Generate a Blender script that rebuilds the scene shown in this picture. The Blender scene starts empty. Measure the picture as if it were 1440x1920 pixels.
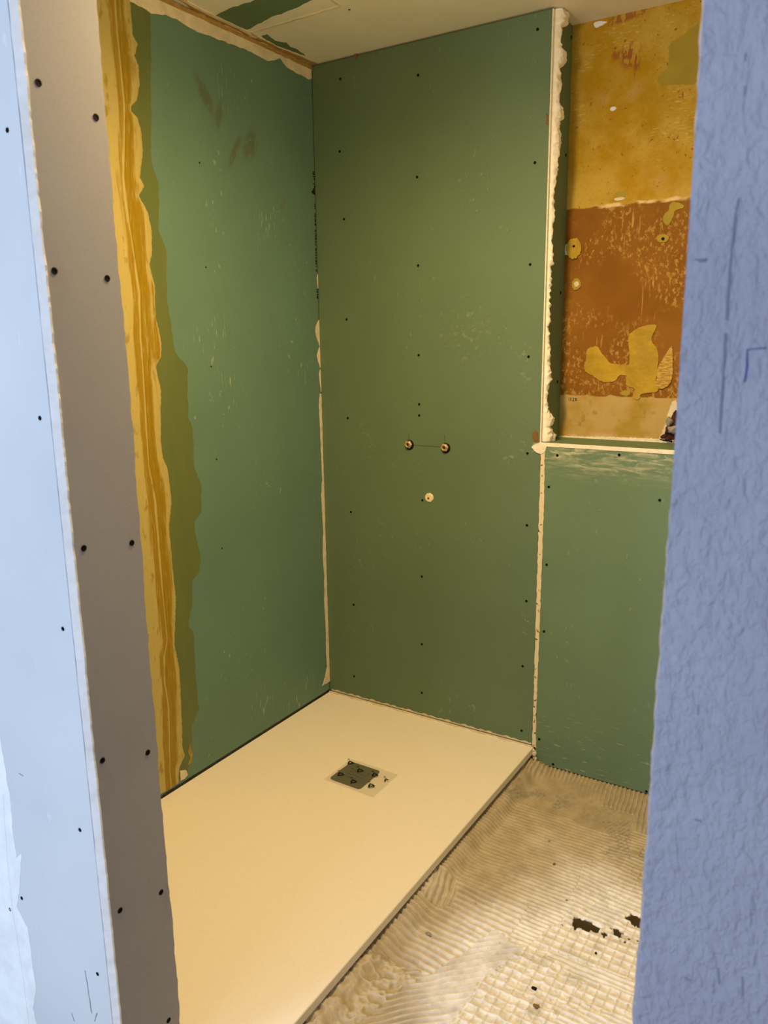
import bpy, bmesh, math, random
import numpy as np
from mathutils import Vector, Matrix, noise as mnoise
from mathutils.geometry import tessellate_polygon

# ------------------------------------------------------------------ camera, light, exposure
S = bpy.context.scene
COL = S.collection
cam_data = bpy.data.cameras.new('camera')
cam = bpy.data.objects.new('camera', cam_data); COL.objects.link(cam)
cam.location = (1.8426, -2.4750, 1.5036)
cam.rotation_euler = (1.356458, 0.012841, 0.560220)
cam_data.sensor_fit = 'HORIZONTAL'; cam_data.sensor_width = 36.0
cam_data.lens = 1476.955 * 36.0 / 1440.0
cam_data.clip_start = 0.02
cam_data.dof.use_dof = True; cam_data.dof.focus_distance = 2.9; cam_data.dof.aperture_fstop = 10.0
S.camera = cam

S.view_settings.view_transform = 'Standard'; S.view_settings.look = 'None'
S.view_settings.gamma = 1.0; S.view_settings.use_curve_mapping = False
S.view_settings.exposure = 0.0

HC = 2.4651                                   # ceiling height
world = bpy.data.worlds.new('daylight_ambient'); S.world = world; world.use_nodes = True
bg = world.node_tree.nodes['Background']
bg.inputs[0].default_value = (0.62, 0.74, 1.0, 1); bg.inputs[1].default_value = 0.35

def area_light(name, loc, target, sx, sy, power, color, shape='RECTANGLE'):
    d = bpy.data.lights.new(name, 'AREA'); d.shape = shape; d.size = sx
    if shape == 'RECTANGLE': d.size_y = sy
    d.energy = power; d.color = color
    o = bpy.data.objects.new(name, d); COL.objects.link(o); o.location = loc
    o.rotation_euler = (Vector(target) - Vector(loc)).to_track_quat('-Z', 'Y').to_euler()
    return o
# the bathroom's ceiling lamp (warm) and the landing's window (cool daylight), both outside the frame, plus two added fills
ld = bpy.data.lights.new('ceiling_lamp', 'SPOT'); ld.energy = 140.0; ld.color = (1.0, 0.68, 0.31); ld.spot_size = math.radians(172); ld.spot_blend = 1.0; ld.shadow_soft_size = 0.07
lamp = bpy.data.objects.new('ceiling_lamp', ld); COL.objects.link(lamp); lamp.location = (0.89, -1.05, HC - 0.03)
pd = bpy.data.lights.new('upper_fill_light', 'POINT'); pd.energy = 10.0; pd.color = (1.0, 0.72, 0.33); pd.shadow_soft_size = 0.07  # added fill beside the lamp, brightens the ceiling and upper walls
fill_light = bpy.data.objects.new('upper_fill_light', pd); COL.objects.link(fill_light); fill_light.location = (0.89, -1.05, HC - 0.25)
area_light('landing_window', (-0.42, -4.9, 1.55), (0.9, -1.0, 1.1), 0.6, 1.6, 78.0, (0.66, 0.79, 1.0))
area_light('daylight_fill', (0.75, -5.6, 1.60), (1.1, -1.0, 1.3), 1.6, 1.6, 46.0, (0.66, 0.79, 1.0))  # added broad fill, lifts the daylight reaching in through the opening

# ------------------------------------------------------------------ materials
def lin(h):
    h = h.lstrip('#'); v = [int(h[i:i+2], 16) / 255 for i in (0, 2, 4)]
    return tuple((c / 12.92 if c <= 0.04045 else ((c + 0.055) / 1.055) ** 2.4) for c in v) + (1.0,)
class NB:
    """small node builder"""
    def __init__(s, name, rough=0.8, spec=0.3):
        s.m = bpy.data.materials.new(name); s.m.use_nodes = True; s.t = s.m.node_tree; s.n = s.t.nodes
        s.b = s.n['Principled BSDF']; s.b.inputs['Roughness'].default_value = rough
        s.b.inputs['Specular IOR Level'].default_value = spec
        s.pos = s.n.new('ShaderNodeNewGeometry').outputs['Position']
    def link(s, a, b): s.t.links.new(a, b)
    def put(s, sock, v):
        if hasattr(v, 'links'): s.link(v, sock)
        else: sock.default_value = v
    def map(s, scale=(1, 1, 1), rot=(0, 0, 0), loc=(0, 0, 0)):
        n = s.n.new('ShaderNodeMapping'); n.inputs['Scale'].default_value = scale
        n.inputs['Rotation'].default_value = rot; n.inputs['Location'].default_value = loc
        s.link(s.pos, n.inputs['Vector']); return n.outputs[0]
    def noise(s, scale, detail=4, rough=0.55, vec=None, dist=0.0):
        n = s.n.new('ShaderNodeTexNoise'); n.inputs['Scale'].default_value = scale; n.inputs['Detail'].default_value = detail
        n.inputs['Roughness'].default_value = rough; n.inputs['Distortion'].default_value = dist
        s.link(vec or s.pos, n.inputs['Vector']); return n.outputs[0]
    def voro(s, scale, vec=None, feature='F1'):
        n = s.n.new('ShaderNodeTexVoronoi'); n.inputs['Scale'].default_value = scale; n.feature = feature
        s.link(vec or s.pos, n.inputs['Vector']); return n.outputs[0]
    def ramp(s, v, a, b, lo=0.0, hi=1.0):
        n = s.n.new('ShaderNodeMapRange'); n.interpolation_type = 'SMOOTHSTEP'
        s.put(n.inputs[0], v); n.inputs[1].default_value = a; n.inputs[2].default_value = b
        n.inputs[3].default_value = lo; n.inputs[4].default_value = hi; return n.outputs[0]
    def math(s, op, a, b=0.0):
        n = s.n.new('ShaderNodeMath'); n.operation = op; s.put(n.inputs[0], a); s.put(n.inputs[1], b); return n.outputs[0]
    def xyz(s):
        n = s.n.new('ShaderNodeSeparateXYZ'); s.link(s.pos, n.inputs[0]); return n.outputs
    def mix(s, f, a, b):
        n = s.n.new('ShaderNodeMix'); n.data_type = 'RGBA'; s.put(n.inputs[0], f)
        s.put(n.inputs[6], a); s.put(n.inputs[7], b); return n.outputs[2]
    def blob(s, c, r, ang=0.0, plane='yz', edge=0.35):
        """mask of a rotated ellipse at c with radii r on a wall plane"""
        x = s.xyz(); i = {'x': 0, 'y': 1, 'z': 2}
        da = s.math('SUBTRACT', x[i[plane[0]]], c[0]); db = s.math('SUBTRACT', x[i[plane[1]]], c[1])
        ca, sa = math.cos(ang), math.sin(ang)
        u = s.math('DIVIDE', s.math('ADD', s.math('MULTIPLY', da, ca), s.math('MULTIPLY', db, sa)), r[0])
        v = s.math('DIVIDE', s.math('SUBTRACT', s.math('MULTIPLY', db, ca), s.math('MULTIPLY', da, sa)), r[1])
        d = s.math('SQRT', s.math('ADD', s.math('MULTIPLY', u, u), s.math('MULTIPLY', v, v)))
        return s.ramp(d, 1.0, edge)
    def attr(s, name):
        n = s.n.new('ShaderNodeAttribute'); n.attribute_name = name; return n.outputs['Fac']
    def color(s, v): s.put(s.b.inputs['Base Color'], v)
    def bump(s, h, strength=0.3, dist=0.002):
        n = s.n.new('ShaderNodeBump'); n.inputs['Strength'].default_value = strength; n.inputs['Distance'].default_value = dist
        s.link(h, n.inputs['Height']); s.link(n.outputs[0], s.b.inputs['Normal'])
def plain(name, hexcol, rough=0.8, spec=0.3, metallic=0.0, var=0.0, scale=40, bump=0.0, bdist=0.001):
    k = NB(name, rough, spec); c = lin(hexcol)
    if var:
        f = k.noise(scale); k.color(k.mix(k.ramp(f, 0.3, 0.7), tuple(x * (1 - var) for x in c[:3]) + (1,), tuple(min(1, x * (1 + var)) for x in c[:3]) + (1,)))
    else: k.color(c)
    k.b.inputs['Metallic'].default_value = metallic
    if bump: k.bump(k.noise(scale * 3, 6), bump, bdist)
    return k.m

M = {}
GREEN = '#5A7154'; GREEN_L = '#587868'; GREEN_W = '#60795B'
def green_mat(name, hexcol, extra=None, flecks=.30):
    k = NB(name, 0.62, 0.35)
    c = k.mix(k.ramp(k.noise(3.0, 3), 0.3, 0.7), lin(hexcol), tuple(x * 1.10 for x in lin(hexcol)[:3]) + (1,))
    fib = k.noise(420, 2); c = k.mix(k.ramp(fib, 0.35, 0.75, 0, 0.12), c, lin('#A9BBA5'))
    # pale dust flecks, in loose patches
    patch = k.ramp(k.noise(3.4, 3), 0.48, 0.68)
    fl = k.ramp(k.noise(62, 3, 0.6, k.map((1, 1, 0.55), (0.3, 0.25, 0.2))), 0.64, 0.69)
    c = k.mix(k.math('MULTIPLY', k.math('MULTIPLY', fl, patch), flecks), c, lin('#D9D4BE'))
    if extra: c = extra(k, c)
    k.color(c); k.bump(k.noise(160, 4), 0.05, 0.001); return k.m
def left_extra(k, c):
    # brown trowel smears and pale rubbed scratches at their own places
    st = k.ramp(k.noise(55, 3, 0.6, k.map((1, 1.2, 0.6), (0.6, 0, 0))), 0.34, 0.50)
    for (cc, r, a) in (([(-0.5442,2.2385)][0], (.085, .030), -0.95), ([(-0.4903,2.1929)][0], (.06, .018), 1.35), ([(-0.3457,2.1394)][0], (.080, .042), 1.1), ([(-0.4250,2.1009)][0], (.09, .018), 1.0)):
        c = k.mix(k.math('MULTIPLY', k.math('MULTIPLY', k.blob(cc, r, a), st), 0.55), c, lin('#585431'))
    ring = k.math('MULTIPLY', k.blob([(-0.1999,1.9768)][0], (.028, .022), 0, 'yz', .9), k.ramp(k.noise(40, 2), .4, .6)); c = k.mix(k.math('MULTIPLY', ring, .35), c, lin('#6A5F3C'))
    sc = k.ramp(k.noise(70, 2, 0.5, k.map((1, 2.4, 0.25), (0.35, 0, 0))), 0.60, 0.68)
    for (cc, r, a) in (([(-0.5811,1.5249)][0], (.17, .09), 0.4), ([(-0.1033,1.3876)][0], (.10, .07), 0.3), ([(-0.4285,0.1877)][0], (.12, .10), 0.2), ([(-0.5297,1.4050)][0], (.15, .05), -.6), ([(-0.2087,0.1184)][0], (.22, .07), .5), ([(-0.4356,2.2788)][0], (.10, .10), 0), ([(-0.2819,1.8975)][0], (.08, .08), 0)):
        c = k.mix(k.math('MULTIPLY', k.math('MULTIPLY', k.blob(cc, r, a, 'yz', 0.1), sc), 0.42), c, lin('#CFCDB8'))
    return c
def lower_extra(k, c):
    st = k.ramp(k.noise(30, 6, 0.7, k.map((0.4, 1, 2.2), (0, 0.5, 0)), 0.8), 0.42, 0.72)
    z = k.ramp(k.math('ADD', k.xyz()[2], k.math('MULTIPLY', k.math('SUBTRACT', k.noise(9, 3), .5), .10)), 1.04, 1.15)
    c = k.mix(k.math('MULTIPLY', k.math('MULTIPLY', st, z), 0.85), c, lin('#DDD3B8'))
    sc = k.ramp(k.noise(60, 2, 0.5, k.map((0.3, 1, 2.6), (0, -0.4, 0))), 0.62, 0.70)
    return k.mix(k.math('MULTIPLY', k.math('MULTIPLY', sc, k.ramp(k.xyz()[2], 0.35, 0.02)), 0.5), c, lin('#D0CCB4'))
def main_extra(k, c):
    sc = k.ramp(k.noise(52, 5, 0.62, k.map((0.8, 1, 1.1), (0, 0.7, 0))), 0.52, 0.72)
    for (cc, r, a, f) in (([(0.4216,1.0610)][0], (.03, .045), 0.4, .35), ([(0.8725,1.1506)][0], (.08, .03), 0, .8), ([(0.7777,1.1048)][0], (.11, .03), -.15, .35), ([(0.1256,0.5786)][0], (.03, .05), .2, .5), ([(0.1069,0.3616)][0], (.03, .04), .2, .4), ([(0.8367,1.4266)][0], (.05, .1), .2, .3), ([(0.8610,0.5250)][0], (.03, .06), .2, .35), ([(0.2131,1.1275)][0], (.05, .14), .3, .25), ([(0.6120,1.5329)][0], (.14, .16), .2, .25)):
        c = k.mix(k.math('MULTIPLY', k.math('MULTIPLY', k.blob(cc, r, a, 'xz', 0.1), sc), f), c, lin('#CDC9B0'))
    return c
M['green_left'] = green_mat('green_board_left', GREEN_L, left_extra)
M['green_main'] = green_mat('green_board_main', GREEN, main_extra, .16)
M['green_low'] = green_mat('green_board_lower', GREEN_W, lower_extra, .2)
M['green'] = green_mat('green_board', GREEN)
M['gypsum'] = plain('gypsum_edge', '#E9E2CC', 0.9, 0.2, 0, 0.08, 60, 0.2)
M['filler'] = plain('joint_compound', '#D9CDB2', 0.88, 0.2, 0, 0.10, 22, 0.25)
M['filler_white'] = plain('white_filler', '#EAEEF0', 0.85, 0.2, 0, 0.06, 22, 0.2)
M['ochre'] = plain('ochre_filler', '#A98A4E', 0.9, 0.2, 0, 0.18, 40, 0.4)
M['black'] = plain('black_screw', '#0E0D0A', 0.8, 0.1)
M['ink'] = plain('black_ink', '#141712', 0.7, 0.2)
M['pencil'] = plain('pencil_mark', '#4E5A44', 0.8, 0.1)
M['dark'] = plain('dark_gap', '#1E1A14', 0.95, 0.1)

k = NB('expanding_foam', 0.85, 0.25)
k.color(k.mix(k.ramp(k.noise(70, 4), 0.35, 0.7), lin('#F0E8D2'), lin('#FBF6E8'))); k.bump(k.noise(150, 4), 0.4, 0.003); M['foam'] = k.m

def tape_mat(name, use_tone):
    k = NB(name, 0.5, 0.35)
    v = k.map((1, 3.2, 0.30)); n1 = k.noise(10, 5, 0.6, v, 0.5)
    t = k.math('ADD', k.attr('tone'), k.math('MULTIPLY', k.math('SUBTRACT', n1, .5), 1.5)) if use_tone else n1
    c = k.mix(k.ramp(t, 0.38, 0.62), lin('#93780F'), lin('#B2A360'))
    c = k.mix(k.math('MULTIPLY', k.ramp(k.noise(22, 5, .6, k.map((1, 2, .7))), .58, .66), .6), c, lin('#8A6C0C'))
    c = k.mix(k.math('MULTIPLY', k.ramp(k.noise(60, 4, .6, v), .55, .7), .4), c, lin('#BFAE74')); k.color(c)
    k.bump(k.noise(26, 6, 0.6, v), 0.45, 0.004); return k.m
M['tape'] = tape_mat('yellow_joint_coat', True); M['tape_dab'] = tape_mat('yellow_joint_dab', False)
k = NB('olive_primer', 0.5, 0.35)
k.color(k.mix(k.ramp(k.noise(9, 4, .55, k.map((1, 2, .4))), .35, .7), lin('#636E3C'), lin('#5B693E'))); k.bump(k.noise(60, 4), .1, .001); M['primer'] = k.m

# grey paper faced board of the door opening
def grey_board(name, a, b):
    k = NB(name, 0.75, 0.3)
    c = k.mix(k.ramp(k.noise(2.2, 4), 0.3, 0.7), lin(a), lin(b))
    c = k.mix(k.ramp(k.noise(500, 2), 0.35, 0.7, 0, 0.12), c, lin('#6F6A66'))
    sm = k.ramp(k.noise(9, 4, 0.6, k.map((1, 1.5, 0.5), (0.5, 0, 0))), 0.6, 0.75, 0, 0.22)
    c = k.mix(sm, c, lin('#8A8079')); k.color(c); k.bump(k.noise(300, 3), 0.05, 0.001); return k.m
M['grey_reveal'] = grey_board('grey_board_reveal', '#A0A1A6', '#97989E')
k = NB('pale_blue_grey_board', 0.7, 0.3)
c = k.mix(k.ramp(k.noise(2.2, 4), 0.3, 0.7), lin('#C8CED4'), lin('#D2D7DC'))
c = k.mix(k.ramp(k.noise(30, 3, .6, k.map((1.5, 1, .4), (0, .3, 0))), .64, .72, 0, .35), c, lin('#E6EAEE')); k.color(c); k.bump(k.noise(200, 3), .05, .001); M['pale_board'] = k.m

# rough rendered lavender wall
k = NB('lavender_render', 0.85, 0.25)
v1 = k.map((1.2, 1, 0.8), (0, 0.5, 0))
v2 = k.map((1.5, 1, 0.6), (0, 0.45, 0))
h = k.math('ADD', k.math('MULTIPLY', k.ramp(k.noise(85, 4, 0.55, v1, 0.6), .35, .65), 0.7), k.math('ADD', k.math('MULTIPLY', k.noise(20, 3), 0.7), k.math('MULTIPLY', k.ramp(k.noise(45, 3, .5, v2, .3), .4, .6), .6)))
c = k.mix(k.ramp(k.noise(6, 4), 0.3, 0.7), lin('#989AA9'), lin('#A0A2B0'))
c = k.mix(k.math('MULTIPLY', k.ramp(k.noise(17, 4, 0.6, k.map((1.4, 1, 0.7))), 0.66, 0.74), 0.45), c, lin('#6C6E80'))
k.color(c); k.bump(h, 0.55, 0.0035); M['lavender'] = k.m

# the old wall in the niche: stripped ochre over bare terracotta
k = NB('stripped_old_wall', 0.8, 0.25)
x = k.xyz(); wob = k.math('MULTIPLY', k.math('SUBTRACT', k.noise(30, 4), 0.5), 0.02)
zz = k.math('ADD', x[2], wob)
up = k.mix(k.ramp(k.noise(7, 5, .6), 0.35, 0.65), lin('#C4A442'), lin('#B28A08'))
up = k.mix(k.math('MULTIPLY', k.ramp(k.noise(3.2, 3, .6), 0.52, 0.68), .7), up, lin('#D3B07A'))
combs = k.ramp(k.noise(46, 3, .6, k.map((.8, 1, 6.0), (0, 0.08, 0))), 0.56, 0.64)
up = k.mix(k.math('MULTIPLY', k.math('MULTIPLY', combs, k.ramp(k.noise(6, 2), .50, .60)), .55), up, lin('#DEC27E'))
up = k.mix(k.math('MULTIPLY', k.ramp(k.noise(140, 4, .7), .56, .66), .35), up, lin('#8C6410'))
up = k.mix(k.math('MULTIPLY', k.ramp(k.noise(60, 4), 0.66, 0.70), .8), up, lin('#8A4D1C'))
for (cc, r, a, f) in (([(1.0820,2.3466)][0], (.045, .05), 0, .9), ([(1.0377,2.3532)][0], (.02, .02), 0, .7), ([(1.1037,2.3027)][0], (.012, .05), 0, .9), ([(1.2504,2.2017)][0], (.012, .03), .2, .8), ([(1.0649,2.4572)][0], (.11, .02), .15, .8)):
    up = k.mix(k.math('MULTIPLY', k.math('MULTIPLY', k.blob(cc, r, a, 'xz', .4), k.ramp(k.noise(42, 4, .6, k.map((1.6, 1, .6))), .46, .53)), f), up, lin('#9A5426'))
mid = k.mix(k.ramp(k.noise(6, 4), 0.3, 0.7), lin('#8E601C'), lin('#805210'))
flk = k.ramp(k.noise(62, 7, 0.75, k.map((1.25, 1, .85))), 0.53, 0.575)
pat = k.ramp(k.noise(7, 3, .5), 0.40, 0.54)
mid = k.mix(k.math('MULTIPLY', k.math('MULTIPLY', flk, pat), .8), mid, lin('#B8934A'))
cmb = k.ramp(k.noise(30, 3, .5, k.map((4.5, 1, .35))), .60, .66)
for (cc, r, a) in (([(1.0968,1.8475)][0], (.07, .08), 0), ([(1.0352,1.5176)][0], (.09, .06), 0), ([(1.1926,1.6226)][0], (.06, .10), 0)):
    mid = k.mix(k.math('MULTIPLY', k.math('MULTIPLY', k.blob(cc, r, a, 'xz', .2), cmb), .8), mid, lin('#D2A25C'))
low = k.mix(k.ramp(k.noise(8, 4), 0.4, 0.65), lin('#BBA062'), lin('#A88A30'))
low = k.mix(k.math('MULTIPLY', k.ramp(k.noise(30, 4), .6, .7), .6), low, lin('#8F7A22'))
low = k.mix(k.math('MULTIPLY', k.ramp(x[2], 1.20, 1.165), k.ramp(k.noise(25, 4), .4, .6)), low, lin('#CBB089'))
c = k.mix(k.ramp(zz, 1.914, 1.919), mid, up); c = k.mix(k.ramp(zz, 1.3135, 1.3095), c, low)
edge = k.math('MULTIPLY', k.ramp(zz, 1.908, 1.914), k.ramp(zz, 1.924, 1.917)); c = k.mix(k.math('MULTIPLY', edge, k.ramp(k.noise(14, 2), .42, .55)), c, lin('#E8CB92'))
k.color(c)
k.bump(k.math('ADD', k.noise(60, 5, .6), k.math('MULTIPLY', k.noise(50, 3, .6, k.map((1, 1, 5))), .4)), 0.35, 0.003); M['old_wall'] = k.m
k = NB('yellow_adhesive', 0.55, 0.35)
k.color(k.mix(k.ramp(k.noise(14, 5), .35, .7), lin('#BC9A1A'), lin('#A6880F'))); k.bump(k.noise(24, 5), .8, .008); M['adhesive'] = k.m
k = NB('combed_adhesive', 0.7, 0.3)
cw = k.noise(60, 3, .5, k.map((1, 1, 3.5), (0, .7, 0))); k.color(k.mix(k.ramp(cw, .4, .6), lin('#A98436'), lin('#C8A550'))); k.bump(cw, .8, .005); M['combed'] = k.m
M['olive_patch'] = plain('olive_patch', '#A8932E', 0.7, 0.3, 0, 0.10, 9, 0.2)
M['brick'] = plain('broken_brick', '#4A2C20', 0.95, 0.2, 0, 0.3, 40, 0.8, 0.004)
M['stone'] = plain('grey_mortar', '#8E8A82', 0.9, 0.2, 0, 0.25, 40, 0.6, 0.003)
M['rust'] = plain('rust_brown', '#7C5A34', 0.8, 0.3, 0, 0.2, 60)

k = NB('ceiling_skim', 0.85, 0.2)
c = k.mix(k.ramp(k.noise(2.6, 5, .6, k.map((2.2, 1, 1))), .35, .7), lin('#E6E0D0'), lin('#ECE7DA'))
k.color(c); k.bump(k.noise(30, 5), .12, .002); M['ceiling'] = k.m

k = NB('mineral_tray', 0.55, 0.35)
k.color(k.mix(k.ramp(k.noise(260, 3), .35, .7), lin('#E9E1D2'), lin('#EDE6D8'))); k.bump(k.noise(420, 3), .12, .0008); M['tray'] = k.m

k = NB('trowelled_adhesive', 0.62, 0.35)
gr = k.attr('grime'); br = k.attr('bare'); wh = k.attr('white')
c = k.mix(k.ramp(k.noise(20, 5, .6), .3, .7), lin('#A3967A'), lin('#B5A88B'))
c = k.mix(wh, c, k.mix(k.ramp(k.noise(40, 4), .3, .7), lin('#DBD9D3'), lin('#F2F2F1')))  # white adhesive, with door daylight painted in at the right
c = k.mix(k.math('MULTIPLY', gr, .8), c, k.mix(k.ramp(k.noise(90, 4), .35, .65), lin('#7F7867'), lin('#A69C86')))
c = k.mix(k.math('MULTIPLY', k.ramp(k.noise(85, 4, .6), .68, .74), .6), c, lin('#80735A'))
c = k.mix(br, c, lin('#3B3019')); k.color(c); k.bump(k.noise(140, 4), .25, .002)
k.link(k.ramp(br, 0, 1, .62, .35), k.b.inputs['Roughness']); M['floor'] = k.m

M['bore'] = plain('dark_bore', '#3E2814', .8, .2)
k = NB('brass', 0.4, 0.5); k.b.inputs['Metallic'].default_value = .35
k.color(k.mix(k.ramp(k.noise(160, 3), .42, .58), lin('#D6C096'), lin('#A08458'))); M['brass'] = k.m
M['nylon'] = plain('cream_plug', '#EBDDB4', 0.6, 0.35, 0, 0.05)
k = NB('drain_plate', 0.33, 0.5); k.b.inputs['Metallic'].default_value = .55; k.color(lin('#4D5222')); M['plate'] = k.m
k = NB('clear_film', 0.12, 0.5); k.b.inputs['Base Color'].default_value = (1, 1, .96, 1)
k.b.inputs['Transmission Weight'].default_value = 0.0
tr = k.n.new('ShaderNodeBsdfTransparent'); gl = k.n.new('ShaderNodeBsdfGlossy'); gl.inputs['Roughness'].default_value = .12
df = k.n.new('ShaderNodeBsdfDiffuse'); df.inputs['Color'].default_value = lin('#D8D4C4')
mx = k.n.new('ShaderNodeMixShader'); mx.inputs[0].default_value = .11; mx2 = k.n.new('ShaderNodeMixShader'); mx2.inputs[0].default_value = .12
k.link(tr.outputs[0], mx.inputs[1]); k.link(gl.outputs[0], mx.inputs[2]); k.link(mx.outputs[0], mx2.inputs[1]); k.link(df.outputs[0], mx2.inputs[2])
k.link(mx2.outputs[0], k.n['Material Output'].inputs['Surface'])
bn = k.n.new('ShaderNodeBump'); bn.inputs['Strength'].default_value = .6; bn.inputs['Distance'].default_value = .004
k.link(k.noise(45, 3), bn.inputs['Height']); k.link(bn.outputs[0], gl.inputs['Normal']); M['film'] = k.m

# ------------------------------------------------------------------ mesh helpers
def wloc(o):
    v = Vector((0, 0, 0))
    while o is not None: v += o.location; o = o.parent
    return v
def mesh(name, verts, faces, mat, parent=None, origin=None, smooth=False):
    base = Vector(origin) if origin is not None else (Vector((0, 0, 0)) if parent is None else Vector(verts[0]))
    me = bpy.data.meshes.new(name)
    me.from_pydata([tuple(Vector(v) - base) for v in verts], [], faces); me.update()
    if mat is not None: me.materials.append(M[mat])
    if smooth:
        for p in me.polygons: p.use_smooth = True
    o = bpy.data.objects.new(name, me); COL.objects.link(o)
    if parent is not None:
        o.parent = parent; o.location = base - wloc(parent)
    else: o.location = base
    return o
def bm_obj(name, bm, mat, parent=None, origin=None, smooth=False):
    bmesh.ops.recalc_face_normals(bm, faces=bm.faces)
    bm.verts.index_update()
    vs = [v.co.copy() for v in bm.verts]; fs = [[v.index for v in f.verts] for f in bm.faces]; bm.free()
    return mesh(name, vs, fs, mat, parent, origin, smooth)
def tag(o, label=None, cat=None, group=None, kind=None):
    for kk, v in (('label', label), ('category', cat), ('group', group), ('kind', kind)):
        if v: o[kk] = v
    return o
PLANES = {'left': (lambda a, b, o: (o, a, b)), 'back': (lambda a, b, o: (a, -o, b)), 'niche': (lambda a, b, o: (a, .175 - o, b)),
          'ceil': (lambda a, b, o: (a, b, HC - o)), 'tray': (lambda a, b, o: (a, b, .068 + o)), 'floor': (lambda a, b, o: (a, b, o)),
          'rev': (lambda a, b, o: (.747 + o, a, b)), 'face': (lambda a, b, o: (a, -1.7 - o, b)), 'cheek': (lambda a, b, o: (.897 + o, a, b)),
          'ledge': (lambda a, b, o: (a, b, 1.167 + o))}
def ragged(pts, amp, step, seed, closed=True):
    """resample an outline and roughen it"""
    r = random.Random(seed); out = []
    n = len(pts)
    for i in range(n if closed else n - 1):
        a = Vector(pts[i]); b = Vector(pts[(i + 1) % n]); d = b - a; L = d.length
        m = max(1, int(L / step)); nv = Vector((-d.y, d.x)).normalized() if L > 1e-9 else Vector((0, 0))
        for j in range(m):
            p = a + d * (j / m) + nv * (r.uniform(-amp, amp) if (j or amp) else 0); out.append((p.x, p.y))
    if not closed: out.append(tuple(pts[-1]))
    return out
def chaikin(P, n):
    for _ in range(n):
        Q = []
        for i, p in enumerate(P):
            q = P[(i + 1) % len(P)]; Q += [(p[0] * .75 + q[0] * .25, p[1] * .75 + q[1] * .25), (p[0] * .25 + q[0] * .75, p[1] * .25 + q[1] * .75)]
        P = Q
    return P
def patch(name, plane, pts, t, mat, parent=None, amp=0.0, step=0.01, seed=1, lift=0.0, smooth=0):
    """solid patch of thickness t lying on a plane"""
    f = PLANES[plane]; pts = chaikin(pts, smooth); q = ragged(pts, amp, step, seed) if amp else list(pts)
    # drop coincident points
    q = [p for i, p in enumerate(q) if (Vector(p) - Vector(q[i - 1])).length > 1e-5]
    bm = bmesh.new()
    top = [bm.verts.new(f(a, b, lift + t)) for a, b in q]; bot = [bm.verts.new(f(a, b, lift)) for a, b in q]
    n = len(q); nrm = Vector(f(0, 0, 1)) - Vector(f(0, 0, 0))
    for tri in tessellate_polygon([[Vector((a, b, 0)) for a, b in q]]):
        if len(set(tri)) < 3: continue
        a, b, c = (top[i].co for i in tri); s_ = (b - a).cross(c - a).dot(nrm)
        if abs(s_) < 1e-12: continue
        tr_ = tri if s_ > 0 else tri[::-1]
        try: bm.faces.new([top[i] for i in tr_]); bm.faces.new([bot[i] for i in tr_[::-1]])
        except ValueError: pass
    area = sum(q[i][0] * q[(i + 1) % n][1] - q[(i + 1) % n][0] * q[i][1] for i in range(n))
    flip = (area > 0) != ((Vector(f(1, 0, 0)) - Vector(f(0, 0, 0))).cross(Vector(f(0, 1, 0)) - Vector(f(0, 0, 0))).dot(nrm) > 0)
    for i in range(n):
        w = (top[i], bot[i], bot[(i + 1) % n], top[(i + 1) % n]); bm.faces.new(w[::-1] if flip else w)
    bm.verts.index_update()
    vs = [v.co.copy() for v in bm.verts]; fs = [[v.index for v in g.verts] for g in bm.faces]; bm.free()
    return mesh(name, vs, fs, mat, parent)
def box(name, a, b, mat, parent=None, origin=None, bevel=0.0, segs=2):
    bm = bmesh.new(); bmesh.ops.create_cube(bm, size=1)
    c = (Vector(a) + Vector(b)) / 2; s = Vector(b) - Vector(a)
    for v in bm.verts: v.co = Vector((v.co.x * s.x, v.co.y * s.y, v.co.z * s.z)) + c
    if bevel: bmesh.ops.bevel(bm, geom=bm.edges[:], offset=bevel, segments=segs, affect='EDGES', profile=.5)
    return bm_obj(name, bm, mat, parent, origin)
def ribbon(name, plane, pts, w, t, mat, parent=None, jit=0.0, seed=3):
    """thin raised stroke along a polyline; w may be a list"""
    r = random.Random(seed); n = len(pts); L = []; Rr = []
    for i, p in enumerate(pts):
        a = Vector(pts[max(0, i - 1)]); b = Vector(pts[min(n - 1, i + 1)]); d = (b - a).normalized(); nv = Vector((-d.y, d.x))
        ww = (w[i] if isinstance(w, (list, tuple)) else w) / 2
        L.append(Vector(p) + nv * (ww + r.uniform(-jit, jit))); Rr.append(Vector(p) - nv * (ww + r.uniform(-jit, jit)))
    return patch(name, plane, [tuple(v) for v in L] + [tuple(v) for v in Rr[::-1]], t, mat, parent)
def densify(pts, step):
    return ragged(pts, 0.0, step, 0, closed=False)

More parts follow.
